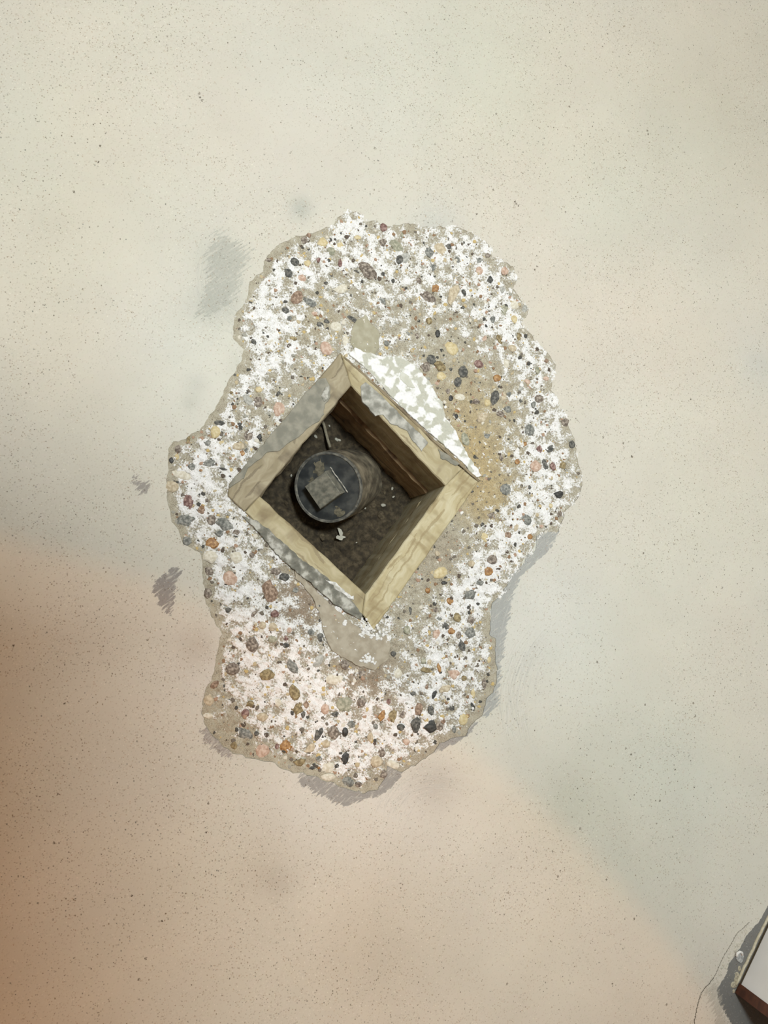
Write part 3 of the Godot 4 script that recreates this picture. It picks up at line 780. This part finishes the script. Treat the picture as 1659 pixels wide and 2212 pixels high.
		[1120, 1190, 35, 30, 0, "pink"], [500, 1525, 60, 50, 0, "tan"], [765, 575, 35, 50, 0, "umber"], [925, 295, 30, 45, 0, "olive"], [440, 410, 60, 110, -20, "olive"]]]}

var stone_colors := {}

func make_stones(patch: Node3D) -> void:
	var shades := {
		"black": [40, 40, 38, 82, 80, 76], "dark": [62, 62, 59, 134, 132, 124], "slate": [96, 98, 93, 176, 176, 168], "grey": [160, 160, 152, 206, 205, 197], "umber": [96, 84, 74, 190, 180, 166],
		"brown": [118, 94, 76, 190, 166, 144], "rust": [140, 96, 52, 206, 166, 112], "ochre": [204, 184, 134, 226, 212, 172], "tan": [186, 170, 142, 224, 212, 186], "cream": [214, 206, 184, 240, 236, 222],
		"pink": [186, 152, 130, 226, 204, 186], "maroon": [108, 76, 70, 184, 158, 148], "olive": [142, 143, 122, 196, 193, 172], "moss": [118, 102, 70, 184, 168, 128]}
	var k := 100
	for s in shades:
		var v = shades[s]
		k += 1
		stone_colors[s] = mottled(tone(v[0], v[1], v[2]), tone(v[3], v[4], v[5]), 30.0, 0.55 if s in ["black", "rust", "ochre"] else 0.75, k)
	var kinds := []
	for i in 10:
		kinds.append(pebble_mesh(900 + i, 0.12 if i < 5 else 0.24))
	var taken := []
	for id in CLOSE_UPS:
		var c = CLOSE_UPS[id]
		for s in c[3]:
			var u: float = c[1] + s[0] / c[0]
			var v: float = c[2] + s[1] / c[0]
			set_stone(patch, kinds, u, v, s[2] / c[0], s[3] / c[0], s[4], s[5], taken)
	var common := ["dark", "slate", "umber", "olive", "tan", "cream", "moss", "pink", "umber", "slate", "grey", "cream"]
	var tries := 0
	while taken.size() < 300 and tries < 5000:
		tries += 1
		var p := field_lo + (field_hi - field_lo) * Vector2(rng.randf(), rng.randf())
		if depth_in(p) < 0.008 or Geometry2D.is_point_in_polygon(p, box_outline):
			continue
		var s := seen(Vector3(p.x, 0, p.y))
		var free := true
		for t in taken:
			free = free and t.distance_to(s) > 17.0
		if free:
			set_stone(patch, kinds, s.x, s.y, rng.randf_range(8, 14), rng.randf_range(8, 13), rng.randf_range(0, 180), common[rng.randi() % common.size()], taken)
	# fine gravel between the pebbles, past counting
	var grit := MultiMesh.new()
	grit.transform_format = MultiMesh.TRANSFORM_3D
	grit.use_colors = true
	grit.mesh = pebble_mesh(77, 0.2)
	var spots := []
	var look := [tone(80, 78, 72), tone(120, 112, 100), tone(150, 120, 90), tone(200, 184, 150), tone(170, 168, 156), tone(226, 220, 204), tone(206, 182, 126), tone(96, 84, 72), tone(245, 244, 240), tone(180, 150, 126)]
	while spots.size() < 7000:
		var p := field_lo + (field_hi - field_lo) * Vector2(rng.randf(), rng.randf())
		if depth_in(p) < 0.004 or Geometry2D.is_point_in_polygon(p, box_outline):
			continue
		spots.append(p)
	grit.instance_count = spots.size()
	for i in spots.size():
		var p: Vector2 = spots[i]
		var d := 0.0014 + 0.0068 * pow(rng.randf(), 3.0)
		var b := Basis(Vector3.UP, rng.randf() * TAU) * Basis.from_scale(Vector3(d, d * 0.5, d * rng.randf_range(0.6, 1.0)))
		grit.set_instance_transform(i, Transform3D(b, Vector3(p.x, patch_height(p) - d * 0.08, p.y)))
		grit.set_instance_color(i, (look[rng.randi() % look.size()] as Color).srgb_to_linear())
	var mm := MultiMeshInstance3D.new()
	mm.name = "fine_gravel"
	mm.multimesh = grit
	var gm := plain(Color.WHITE, 0.8)
	gm.vertex_color_use_as_albedo = true
	mm.material_override = gm
	mm.set_meta("kind", "stuff")
	patch.add_child(mm, true)

func set_stone(patch: Node3D, kinds: Array, u: float, v: float, w: float, h: float, turn: float, color: String, taken: Array) -> void:
	var p := at(u, v)
	if Geometry2D.is_point_in_polygon(flat(p), box_outline) or depth_in(flat(p)) < 0.001:
		return
	for t in taken:
		if t.distance_to(Vector2(u, v)) < 5.0:
			return
	taken.append(Vector2(u, v))
	var per := 1.0 / FOCAL * EYE.distance_to(p)
	var o := obj("pebble", kinds[rng.randi() % kinds.size()], stone_colors[color], patch)
	var sx := w * per * 1.12
	var sz := h * per * 1.12
	o.transform = Transform3D(Basis(Vector3.UP, -deg_to_rad(turn)) * Basis.from_scale(Vector3(sx, minf(sx, sz) * 0.3 + 0.002, sz)), Vector3(p.x, patch_height(flat(p)) + 0.0006 - minf(sx, sz) * 0.03, p.z))

# ------------------------------------------------------------------ cement smeared over the patch and the timbers
func cement(a: Color, b: Color, seed_: int, c := Color.TRANSPARENT) -> StandardMaterial3D:
	return mottled(a, b, 9.0, 0.7, seed_, 0.04, c)

func smear(parent: Node3D, points: Array, top: float, bottom: float, mat: Material, label: String, crop := [1.0, 0.0, 0.0], called := "cement_smear", push := 0.003) -> MeshInstance3D:
	var o := obj(called, slab(ragged(px(points, top, crop), 0.004, push, points.size() + int(points[0])), top, bottom, 0.0007), mat, parent)
	if label:
		o.set_meta("label", label)
	return o

func make_smears(patch: Node3D) -> void:
	var olive := cement(tone(168, 162, 136), tone(186, 181, 158), 61)
	var buff := cement(tone(166, 155, 134), tone(186, 176, 156), 62)
	var pale := cement(tone(206, 206, 190), tone(222, 222, 210), 63)
	var lime := mottled(tone(206, 206, 191), tone(254, 254, 253), 8.0, 0.9, 64, 0.3, tone(240, 240, 234), 0.09)
	smear(patch, [789, 679, 804, 700, 820, 722, 820, 752, 806, 772, 770, 768, 758, 740, 758, 715, 772, 692], -0.0005, -0.008, olive, "smooth olive grey cement smear above the box's top corner")
	smear(patch, [768, 752, 790, 760, 830, 772, 868, 768, 898, 790, 924, 818, 942, 850, 956, 868, 962, 900, 984, 930, 1002, 968, 1024, 1000, 1040, 1028, 1028, 1032, 985, 985, 932, 938, 880, 892, 830, 838, 790, 795, 752, 764], 0.0006, -0.008, lime, "thick white lime smear along the box's upper right timber")
	smear(patch, [862, 800, 884, 812, 896, 838, 880, 836, 866, 818], 0.0012, -0.008, pale, "")
	smear(patch, [636, 1232, 668, 1262, 700, 1292, 742, 1330, 786, 1366, 800, 1376, 836, 1372, 844, 1394, 840, 1424, 812, 1448, 790, 1444, 764, 1432, 738, 1420, 716, 1404, 700, 1370, 690, 1330, 676, 1290, 652, 1262, 638, 1250], -0.0004, -0.008, buff, "smooth buff cement smear below the box's bottom corner")
	var crumb := [pebble_mesh(31, 0.3), pebble_mesh(32, 0.3), pebble_mesh(33, 0.25)]
	var chalk := mottled(tone(226, 225, 218), tone(254, 254, 253), 40.0, 0.9, 66)
	for s in [[806, 1354, 15, 24, 34], [818, 1374, 12, 9, 14], [796, 1338, 8, 7, 8], [784, 1368, 7, 9, 8], [792, 1425, 12, 8, 16], [744, 1347, 6, 6, 7], [808, 1432, 6, 4, 4]]:
		for i in s[4]:
			var p := at(s[0] + rng.randfn(0, 0.5) * s[2], s[1] + rng.randfn(0, 0.5) * s[3])
			var d := rng.randf_range(0.003, 0.0065)
			var c := obj("lime_crumb", crumb[i % 3], chalk, patch)
			c.transform = Transform3D(Basis(Vector3.UP, rng.randf() * TAU) * Basis.from_scale(Vector3(d, 0.0035, d * 0.8)), Vector3(p.x, -0.0002, p.z))
	smear(patch, [1168, 1152, 1186, 1156, 1184, 1174, 1162, 1192, 1140, 1212, 1130, 1228, 1128, 1212, 1150, 1186, 1160, 1164], -0.0006, -0.008, pale, "smooth pale cement smear at the patch's right edge")
	smear(patch, [1086, 1290, 1080, 1318, 1070, 1346, 1060, 1342, 1056, 1320, 1068, 1302], -0.0006, -0.008, pale, "")

# ------------------------------------------------------------------ the timber box
func wood_texture(light: Color, mid: Color, dark: Color, seed_: int, streak := 1.0) -> ImageTexture:
	var w := 256
	var h := 1024
	var img := Image.create(w, h, false, Image.FORMAT_RGB8)
	var broad := noise(0.012, seed_, 4)
	var fibre := noise(0.09, seed_ + 1, 3)
	var split := noise(0.05, seed_ + 2, 2)
	for y in h:
		for x in w:
			var sway := broad.get_noise_2d(x * 0.6, y * 0.25) * 26.0
			var ring := sin((x + sway) * 0.16 * streak) * 0.5 + 0.5
			var f := fibre.get_noise_2d(x * 1.6 + sway, y * 0.06)
			var c := mid.lerp(light, clampf(ring * 0.7 + f * 0.7, 0.0, 1.0))
			c = c.lerp(dark, clampf(-broad.get_noise_2d(x + 90, y * 0.5) * 1.3 - 0.1 + f * 0.3, 0.0, 0.8))
			if split.get_noise_2d(x * 1.4 + sway * 0.5, y * 0.03) > 0.42:
				c = c.lerp(dark, 0.55)
			img.set_pixel(x, y, c)
	return ImageTexture.create_from_image(img)

func wood(tex: Texture2D) -> StandardMaterial3D:
	var m := StandardMaterial3D.new()
	m.albedo_texture = tex
	m.roughness = 0.8
	m.vertex_color_use_as_albedo = true
	return m

func make_box() -> void:
	var root := Node3D.new()
	root.name = "timber_box"
	root.position = Vector3.ZERO
	add_child(root)
	tag(root, "square box of stacked weathered timbers set in the rough concrete patch", "wooden box")
	var tan := wood(wood_texture(tone(204, 193, 160), tone(180, 167, 130), tone(138, 122, 92), 301))
	var fresh := wood(wood_texture(tone(216, 207, 174), tone(196, 182, 142), tone(158, 140, 102), 305, 0.7))
	var dull := wood(wood_texture(tone(184, 173, 146), tone(158, 146, 118), tone(118, 106, 86), 309))
	var brown := wood(wood_texture(tone(200, 176, 138), tone(164, 138, 102), tone(96, 74, 52), 313))
	var mats := [dull, tan, fresh, tan]
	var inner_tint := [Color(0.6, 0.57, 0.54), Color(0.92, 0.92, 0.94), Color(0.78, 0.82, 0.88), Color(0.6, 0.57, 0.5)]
	var tops := [0.0015, 0.001, 0.001, 0.0005]
	for i in 4:
		var o := px(TIMBER[i], 0.0, BOX_CROP)
		var a := o[0]
		var b := o[1]
		var along := (o[2] - o[1]).normalized() if i != 3 else (o[1] - o[0]).normalized()
		if i == 1:
			along = (o[1] - o[0]).normalized()
		if i == 2:
			along = (o[3] - o[2]).normalized()
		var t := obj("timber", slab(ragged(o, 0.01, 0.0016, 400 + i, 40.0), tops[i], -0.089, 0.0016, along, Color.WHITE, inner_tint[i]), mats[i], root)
		t.set_meta("label", ["greyed timber with cement over its outer half", "timber with flaking grey cement", "bare yellowish timber with clean grain", "timber half buried in grey cement"][i])
		# the timber below it, set a little further in
		var mid := Vector2()
		for p in box_outline:
			mid += p / box_outline.size()
		var c := Vector2()
		for p in o:
			c += p / o.size()
		var inward := along.orthogonal()
		if inward.dot(mid - c) < 0.0:
			inward = -inward
		var low := PackedVector2Array()
		for p in o:
			low.append(p + inward * [0.003, 0.006, -0.001, 0.002][i])
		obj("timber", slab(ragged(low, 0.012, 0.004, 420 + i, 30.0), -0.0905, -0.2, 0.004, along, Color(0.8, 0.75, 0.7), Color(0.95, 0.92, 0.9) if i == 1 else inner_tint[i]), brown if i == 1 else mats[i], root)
	obj("edge_strip", slab(ragged(px([752, 176, 1000, 398, 1240, 628, 1502, 862, 1490, 870, 1232, 640, 992, 412, 742, 186], 0.001, BOX_CROP), 0.01, 0.0015, 440), 0.001, -0.05, 0.0008, Vector2(0.7, 0.7), Color(0.75, 0.7, 0.66), Color(0.5, 0.45, 0.4)), dull, root)
	# cement that ran over the timbers
	var grey := cement(tone(132, 130, 116), tone(158, 154, 138), 71)
	var ash := mottled(tone(116, 115, 104), tone(200, 198, 188), 9.0, 0.8, 72, 0.2, tone(140, 138, 126))
	smear(root, [612, 300, 646, 296, 668, 330, 670, 395, 640, 450, 638, 500, 600, 545, 545, 575, 500, 622, 440, 655, 400, 700, 330, 705, 280, 752, 215, 800, 200, 850, 122, 902, 112, 886, 200, 778, 400, 545, 520, 400], 0.003, -0.004, grey, "grey cement film with a flaked edge", BOX_CROP)
	smear(root, [640, 350, 662, 340, 664, 400, 640, 430, 622, 400], 0.0036, -0.004, ash, "", BOX_CROP)
	smear(root, [838, 345, 868, 318, 930, 372, 1010, 448, 1100, 536, 1212, 650, 1180, 700, 1130, 650, 1096, 590, 1040, 560, 1000, 545, 966, 500, 920, 505, 886, 462, 850, 432], 0.0026, -0.004, cement(tone(138, 137, 126), tone(200, 198, 188), 74), "pale grey cement flake", BOX_CROP, "cement_smear", 0.0018)
	smear(root, [1268, 690, 1320, 720, 1382, 770, 1366, 786, 1310, 750, 1280, 740], 0.0024, -0.004, grey, "", BOX_CROP)
	smear(root, [186, 1058, 260, 1080, 330, 1130, 440, 1226, 500, 1290, 600, 1350, 680, 1420, 760, 1490, 830, 1570, 850, 1612, 838, 1632, 780, 1600, 690, 1540, 600, 1460, 480, 1360, 380, 1270, 260, 1130], 0.002, -0.004, ash, "rough grey cement along the buried edge", BOX_CROP)
	smear(root, [640, 1400, 720, 1440, 800, 1500, 806, 1520, 760, 1500, 690, 1450], 0.003, -0.004, mottled(tone(190, 188, 176), tone(250, 250, 248), 12.0, 0.9, 73, 0.2), "", BOX_CROP, "lime_crust", 0.005)

# ------------------------------------------------------------------ down in the hole
func make_hole() -> void:
	var soil_mat := mottled(tone(56, 48, 36), tone(100, 88, 68), 14.0, 0.95, 81, 0.3, tone(78, 68, 51))
	var lo := Vector2.INF
	var hi := -Vector2.INF
	for p in box_outline:
		lo = lo.min(p)
		hi = hi.max(p)
	lo -= Vector2(0.03, 0.03)
	hi += Vector2(0.03, 0.03)
	var big := noise(16.0, 91, 3)
	var plates := noise(26.0, 92, 2, FastNoiseLite.TYPE_CELLULAR)
	plates.cellular_return_type = FastNoiseLite.RETURN_DISTANCE2_SUB
	var st := SurfaceTool.new()
	st.begin(Mesh.PRIMITIVE_TRIANGLES)
	st.set_smooth_group(0)
	var n := 150
	var level := func(p: Vector2) -> float:
		return -0.185 + big.get_noise_2d(p.x, p.y) * 0.016 + clampf(plates.get_noise_2d(p.x, p.y) + 1.0, 0.0, 0.35) * 0.012
	var grid := []
	for j in n + 1:
		for i in n + 1:
			var p := lo + (hi - lo) * Vector2(float(i) / n, float(j) / n)
			grid.append(Vector3(p.x, level.call(p), p.y))
	for j in n:
		for i in n:
			var a := j * (n + 1) + i
			quad(st, grid[a], grid[a + 1], grid[a + n + 2], grid[a + n + 1])
	var soil := obj("soil", commit(st, true), soil_mat)
	tag(soil, "dark brown cracked soil at the bottom of the timber box", "soil", "stuff")
	var clod := pebble_mesh(55, 0.24)
	var clod_mat := mottled(tone(72, 62, 46), tone(112, 100, 78), 30.0, 0.95, 83)
	var chip := plain(tone(190, 186, 170), 0.8)
	var close := [5.53, 620.0, 880.0]
	for s in [[1045, 1150, 110, 1], [1130, 1300, 130, 1], [880, 1240, 70, 1], [1150, 1170, 60, 0], [1255, 970, 40, 0], [1180, 1010, 60, 1], [950, 1200, 30, 0], [200, 1330, 90, 1], [420, 1540, 100, 1], [345, 345, 50, 0], [505, 222, 28, 0], [590, 385, 50, 0], [625, 388, 44, 0], [730, 1500, 60, 1], [830, 1615, 22, 0], [55, 810, 34, 0], [1270, 1070, 34, 0]]:
		var p := at(close[1] + s[0] / close[0], close[2] + s[1] / close[0], -0.18)
		var d: float = s[2] / close[0] * 0.00082
		var o := obj("soil_clod" if s[3] else "stone_chip", clod, clod_mat if s[3] else chip, soil)
		o.transform = Transform3D(Basis(Vector3.UP, s[0]) * Basis.from_scale(Vector3(d, d * 0.6, d * 0.75)), Vector3(p.x, level.call(flat(p)) + d * 0.05, p.z))

	# the clean-out: a pipe that leans, a screwed plug in its hub and the square lug of the plug
	var pipe := Node3D.new()
	pipe.name = "drain_cleanout"
	var cap := at(708.5, 1053, -0.098)
	var sight := (cap - EYE).normalized()
	var side := (view * Vector3(0.95, 0.3, 0)).normalized()
	side = (side - sight * side.dot(sight)).normalized()
	var lean := deg_to_rad(21.0)
	var axis := (sight * cos(lean) + side * sin(lean)).normalized()
	var up := -axis
	var right := (view.x - up * view.x.dot(up)).normalized()
	pipe.transform = Transform3D(Basis(right, up, right.cross(up)), cap)
	add_child(pipe)
	tag(pipe, "black plastic drain clean-out with a dirty round plug in the hole", "drain pipe")
	var black := mottled(tone(46, 49, 50), tone(92, 93, 89), 8.0, 0.45, 85, 0.0, tone(54, 57, 58))
	var dirty := mottled(tone(88, 80, 66), tone(176, 164, 138), 8.0, 0.8, 86, 0.06, tone(128, 118, 98))
	var lug_mat := mottled(tone(92, 92, 82), tone(150, 146, 130), 18.0, 0.75, 87)
	var r := 0.0605
	obj("pipe_body", lathe([[r - 0.004, -0.045], [r - 0.004, -0.17]]), dirty, pipe)
	obj("hub", lathe([[r - 0.003, 0.0], [r, -0.002], [r + 0.0005, -0.045], [r - 0.004, -0.048]]), dirty, pipe)
	var plug := obj("plug", lathe([[0.0, 0.0], [0.05, 0.0], [r - 0.006, 0.0], [r - 0.004, -0.0005], [r - 0.004, -0.01]]), black, pipe)
	plug.set_meta("label", "black round plug smudged with dirt")
	obj("rim", lathe([[r - 0.0055, 0.0005], [r - 0.004, 0.002], [r - 0.001, 0.0018], [r, -0.002]]), mottled(tone(76, 76, 72), tone(150, 146, 132), 20.0, 0.6, 88), plug)
	var half := 0.0228
	var turn := deg_to_rad(36.0)
	var spot := Vector2(-0.001, 0.002)
	var square := PackedVector2Array()
	for k in 4:
		square.append(spot + Vector2(half * 1.414, 0).rotated(-turn + PI / 4 + k * PI / 2))
	var lug := obj("square_lug", slab(square, 0.024, -0.001, 0.0015), lug_mat, plug)
	lug.set_meta("label", "raised grey square wrench lug")
	# mineral line along the foot of the lug, and mud dried in bands on the plug
	var crusty := mottled(tone(120, 116, 104), tone(214, 210, 198), 40.0, 0.9, 89)
	var e1 := spot + Vector2(half + 0.003, -half - 0.004).rotated(-turn)
	var e2 := spot + Vector2(half + 0.003, half + 0.002).rotated(-turn)
	var line := []
	for k in 14:
		var p := e1.lerp(e2, k / 13.0) + Vector2(rng.randf_range(-1, 1), rng.randf_range(-1, 1)) * 0.0006
		line.append(Vector3(p.x, 0.0004, p.y))
	obj("mineral_line", tube(line, 0.0011, 6), crusty, plug)
	var mud := mottled(tone(88, 84, 70), tone(140, 132, 110), 25.0, 0.95, 90)
	for s in [[-0.022, -0.04, -0.012, -0.047, -0.006, -0.036, -0.008, -0.024, -0.016, -0.016, -0.024, -0.024], [0.012, 0.03, 0.02, 0.034, 0.03, 0.041, 0.026, 0.046, 0.016, 0.05, 0.012, 0.042], [-0.03, -0.02, -0.024, -0.012, -0.03, -0.004, -0.036, -0.01]]:
		var o := PackedVector2Array()
		for i in range(0, s.size(), 2):
			o.append(Vector2(s[i], s[i + 1]))
		obj("mud_smudge", slab(ragged(o, 0.002, 0.006, 500 + s.size(), 150.0), 0.0005, -0.001), mud, plug)

	# a thin root or wire from under the timbers to the pipe
	var wire := obj("wire", tube([at(694, 905, -0.16), at(700, 918, -0.165), at(704, 935, -0.168), at(708, 950, -0.166), at(713, 966, -0.168)], 0.0026, 8), mottled(tone(140, 130, 108), tone(180, 172, 150), 40.0, 0.9, 93))
	tag(wire, "short thin grey-brown wire running across the soil to the drain pipe", "wire")
	var scrap := obj("paper_scrap", slab(ragged(px([604, 1440, 620, 1437, 650, 1462, 668, 1500, 664, 1535, 700, 1545, 698, 1560, 672, 1566, 660, 1588, 634, 1590, 612, 1572, 588, 1562, 585, 1540, 604, 1526, 634, 1538, 618, 1500], -0.168, close), 0.003, 0.001, 511), -0.168, -0.169), plain(tone(206, 202, 186), 0.8))
	tag(scrap, "small torn white scrap lying on the dark soil below the pipe", "scrap")

# ------------------------------------------------------------------ the wall at the corner of the picture
func make_wall() -> void:
	var foot := at(1588, 2144)
	var upto := at(1662, 1987)
	var along := flat(upto - foot).normalized()
	var out := along.orthogonal()                          # away from the camera's side
	if out.dot(flat(foot)) < 0.0:
		out = -out
	var wall := Node3D.new()
	wall.name = "wall_right"
	add_child(wall)
	tag(wall, "white wall end with a brown edge strip in the bottom right corner", "wall", "structure")
	var a := flat(foot)
	var strip := 0.017
	var far := a + along * 1.6
	var thick := 0.11
	var white := mottled(tone(236, 236, 233), tone(244, 244, 242), 3.0, 0.5, 95)
	var brown := mottled(tone(66, 34, 20), tone(96, 54, 34), 9.0, 0.5, 96)
	obj("panel", slab(PackedVector2Array([a + along * strip, far, far + out * thick, a + along * strip + out * thick]), 2.5, 0.004), white, wall)
	obj("edge_strip", slab(PackedVector2Array([a - out * 0.002, a + along * strip - out * 0.002, a + along * strip + out * thick, a + out * thick]), 2.5, 0.002), brown, wall).set_meta("label", "dark brown strip on the wall's end")
	obj("gap_shadow_strip", slab(PackedVector2Array([a + along * 0.004, far, far + out * 0.05, a + out * 0.05]), 0.0045, -0.002), plain(tone(90, 78, 58)), wall).name = "gap_shade_strip"  # dark strip painted in for the shade of the gap under the panel
	# bead of cream filler on the floor along the foot of the wall
	var bead := []
	for k in 40:
		var p := a + along * (0.012 + k * 0.008) - out * (0.0045 + rng.randf_range(0, 0.002))
		bead.append(Vector3(p.x, 0.0005, p.y))
	obj("filler_bead", tube(bead, 0.0026, 6), mottled(tone(196, 188, 160), tone(222, 216, 194), 30.0, 0.8, 97), wall)
	var lump := pebble_mesh(5, 0.14)
	for s in [[1586, 2127, 22, 16], [1592, 2108, 14, 20], [1585, 2141, 9, 9], [1589, 2116, 10, 12], [1597, 2092, 9, 14]]:
		var p := at(s[0], s[1])
		var o := obj("filler_lump", lump, mottled(tone(150, 144, 126), tone(206, 198, 172), 40.0, 0.8, 98), wall)
		o.transform = Transform3D(Basis.from_scale(Vector3(s[2] * 0.0006, 0.004, s[3] * 0.0007)), p)
	var blob := obj("plaster_blob", slab(ragged(px([1590, 2064, 1592, 2056, 1598, 2053, 1604, 2056, 1606, 2064, 1604, 2074, 1598, 2080, 1591, 2076, 1588, 2070]), 0.003, 0.002, 611), 0.003, -0.001, 0.001), mottled(tone(150, 152, 150), tone(196, 198, 196), 30.0, 0.7, 99))
	tag(blob, "small grey-white plaster blob on dark floor beside the wall's foot", "plaster")
	obj("white_ridge", tube([at(1591, 2066, 0.003), at(1593, 2059, 0.0035), at(1598, 2056, 0.004), at(1603, 2058, 0.0035), at(1603, 2063, 0.003)], 0.0022, 6), plain(tone(244, 243, 238)), blob)

func make_room() -> void:
	var e := 2.6
	var paint := mottled(tone(226, 222, 212), tone(232, 228, 220), 1.0, 0.9, 201)  # out-of-view room shell, kept pale so its bounce softens the light
	var t := 0.12
	for w in [["wall_back", Vector3(-e - t, -0.1, -e - t), Vector3(e + t, 2.75, -e), "plain white room wall beyond the top of the picture"], ["wall_front", Vector3(-e - t, -0.1, e), Vector3(e + t, 2.75, e + t), "plain white room wall beyond the bottom of the picture"], ["wall_far", Vector3(e, -0.1, -e), Vector3(e + t, 2.75, e), "plain white room wall far beyond the wall end's right side"]]:
		tag(obj(w[0], box(w[1], w[2]), paint), w[3], "wall", "structure")
	tag(obj("ceiling", box(Vector3(-e - t, 2.65, -e - t), Vector3(e + t, 2.75, e + t)), paint), "plain white ceiling above the floor", "ceiling", "structure")
	var left := obj("unseen_wall_left", box(Vector3(-0.9 - t, -0.1, -e), Vector3(-0.9, 2.65, e)), paint)
	tag(left, "unseen white wall carrying an out of view board that shades the floor", "wall", "structure")
	obj("unseen_shade_board", box(Vector3(-0.9, 1.31, -0.33), Vector3(0.182, 1.345, 0.11), 0.002), mottled(tone(130, 100, 76), tone(160, 126, 98), 3.0, 0.7, 203), left)  # unseen board, out of view, placed to shade the left of the floor

# ------------------------------------------------------------------
func lamp(called: String, at_: Vector3, size: float, color: Color, label: String) -> Node3D:
	var root := Node3D.new()
	root.name = called
	root.position = at_
	add_child(root)
	tag(root, label, "lamp")
	obj("housing", box(Vector3(-size / 2 - 0.02, 0.012, -size / 2 - 0.02), Vector3(size / 2 + 0.02, 0.06, size / 2 + 0.02)), plain(Color(0.85, 0.85, 0.85)), root)
	var glow := plain(color)
	glow.emission_enabled = true
	glow.emission = color
	glow.emission_energy_multiplier = 0.6
	obj("light_panel", box(Vector3(-size / 2, 0.004, -size / 2), Vector3(size / 2, 0.012, size / 2)), glow, root)
	return root

func _ready() -> void:
	rng.seed = 20
	set_view()
	var cam := Camera3D.new()
	cam.name = "camera"
	cam.fov = rad_to_deg(2.0 * atan(1106.0 / FOCAL))
	cam.transform = Transform3D(view, EYE)
	cam.near = 0.02
	cam.current = true
	add_child(cam)
	var env := Environment.new()
	env.background_mode = Environment.BG_COLOR
	env.background_color = Color(0, 0, 0)
	env.tonemap_mode = Environment.TONE_MAPPER_LINEAR
	env.tonemap_exposure = 1.0
	env.sdfgi_enabled = true
	env.ssao_enabled = true
	env.ssil_enabled = true
	var we := WorldEnvironment.new()
	we.name = "world"
	we.environment = env
	add_child(we)
	# unseen cool white main lamp, out of view, lighting most of the floor
	var main := lamp("unseen_main_lamp", Vector3(0.284, 1.95, -0.431), 0.22, Color(0.95, 1.0, 0.98), "unseen square cool white lamp above the floor, out of view")
	var area := AreaLight3D.new()
	area.name = "unseen_main_light"
	area.area_size = Vector2(0.22, 0.22)
	area.light_color = Color(0.89, 0.99, 1.0).linear_to_srgb()
	area.light_energy = 3.5
	area.area_range = 8.0
	area.rotation.x = -PI / 2
	area.shadow_enabled = true
	main.add_child(area)
	# added fill lamp out of view, lifts the light over the whole floor
	var second := lamp("added_fill_lamp", Vector3(0.4, 2.5, -1.5), 0.4, Color(1.0, 1.0, 1.0), "added square white fill lamp toward the back wall")
	var wide := AreaLight3D.new()
	wide.name = "added_fill_light"
	wide.area_size = Vector2(0.4, 0.4)
	wide.light_color = Color(1.0, 0.95, 0.89).linear_to_srgb()
	wide.light_energy = 1.09
	wide.area_range = 8.0
	wide.rotation.x = -PI / 2
	wide.shadow_enabled = true
	second.add_child(wide)
	# unseen reddish spot lamp, out of view, placed to tint the lower left
	var warm := lamp("unseen_spot_lamp", Vector3(-0.7, 2.4, 1.8), 0.1, Color(1.0, 0.75, 0.5), "unseen small orange spot lamp, out of view at the lower left")
	var spot := SpotLight3D.new()
	spot.name = "unseen_spot_light"
	spot.light_color = Color(1.0, 0.41, 0.08).linear_to_srgb()
	spot.light_energy = 1.7
	spot.light_size = 0.02
	spot.spot_range = 8.0
	spot.spot_attenuation = 2.0
	spot.spot_angle = 38.4
	spot.spot_angle_attenuation = 0.004
	spot.rotation.x = -PI / 2
	spot.shadow_enabled = true
	warm.add_child(spot)

	patch_outline = ragged(px(PATCH), 0.0035, 0.0045, 55, 45.0)
	box_outline = px([728, 158, 1490, 868, 908, 1680, 840, 1605, 112, 950, 112, 890], 0.0, BOX_CROP)
	var mid := Vector2()
	for v in box_outline:
		mid += v / box_outline.size()
	for i in box_outline.size():
		box_outline[i] = mid + (box_outline[i] - mid) * 0.985
	make_room()
	make_floor()
	make_wall()
	var patch := make_patch()
	make_box()
	make_hole()
	make_smears(patch)
	make_stones(patch)
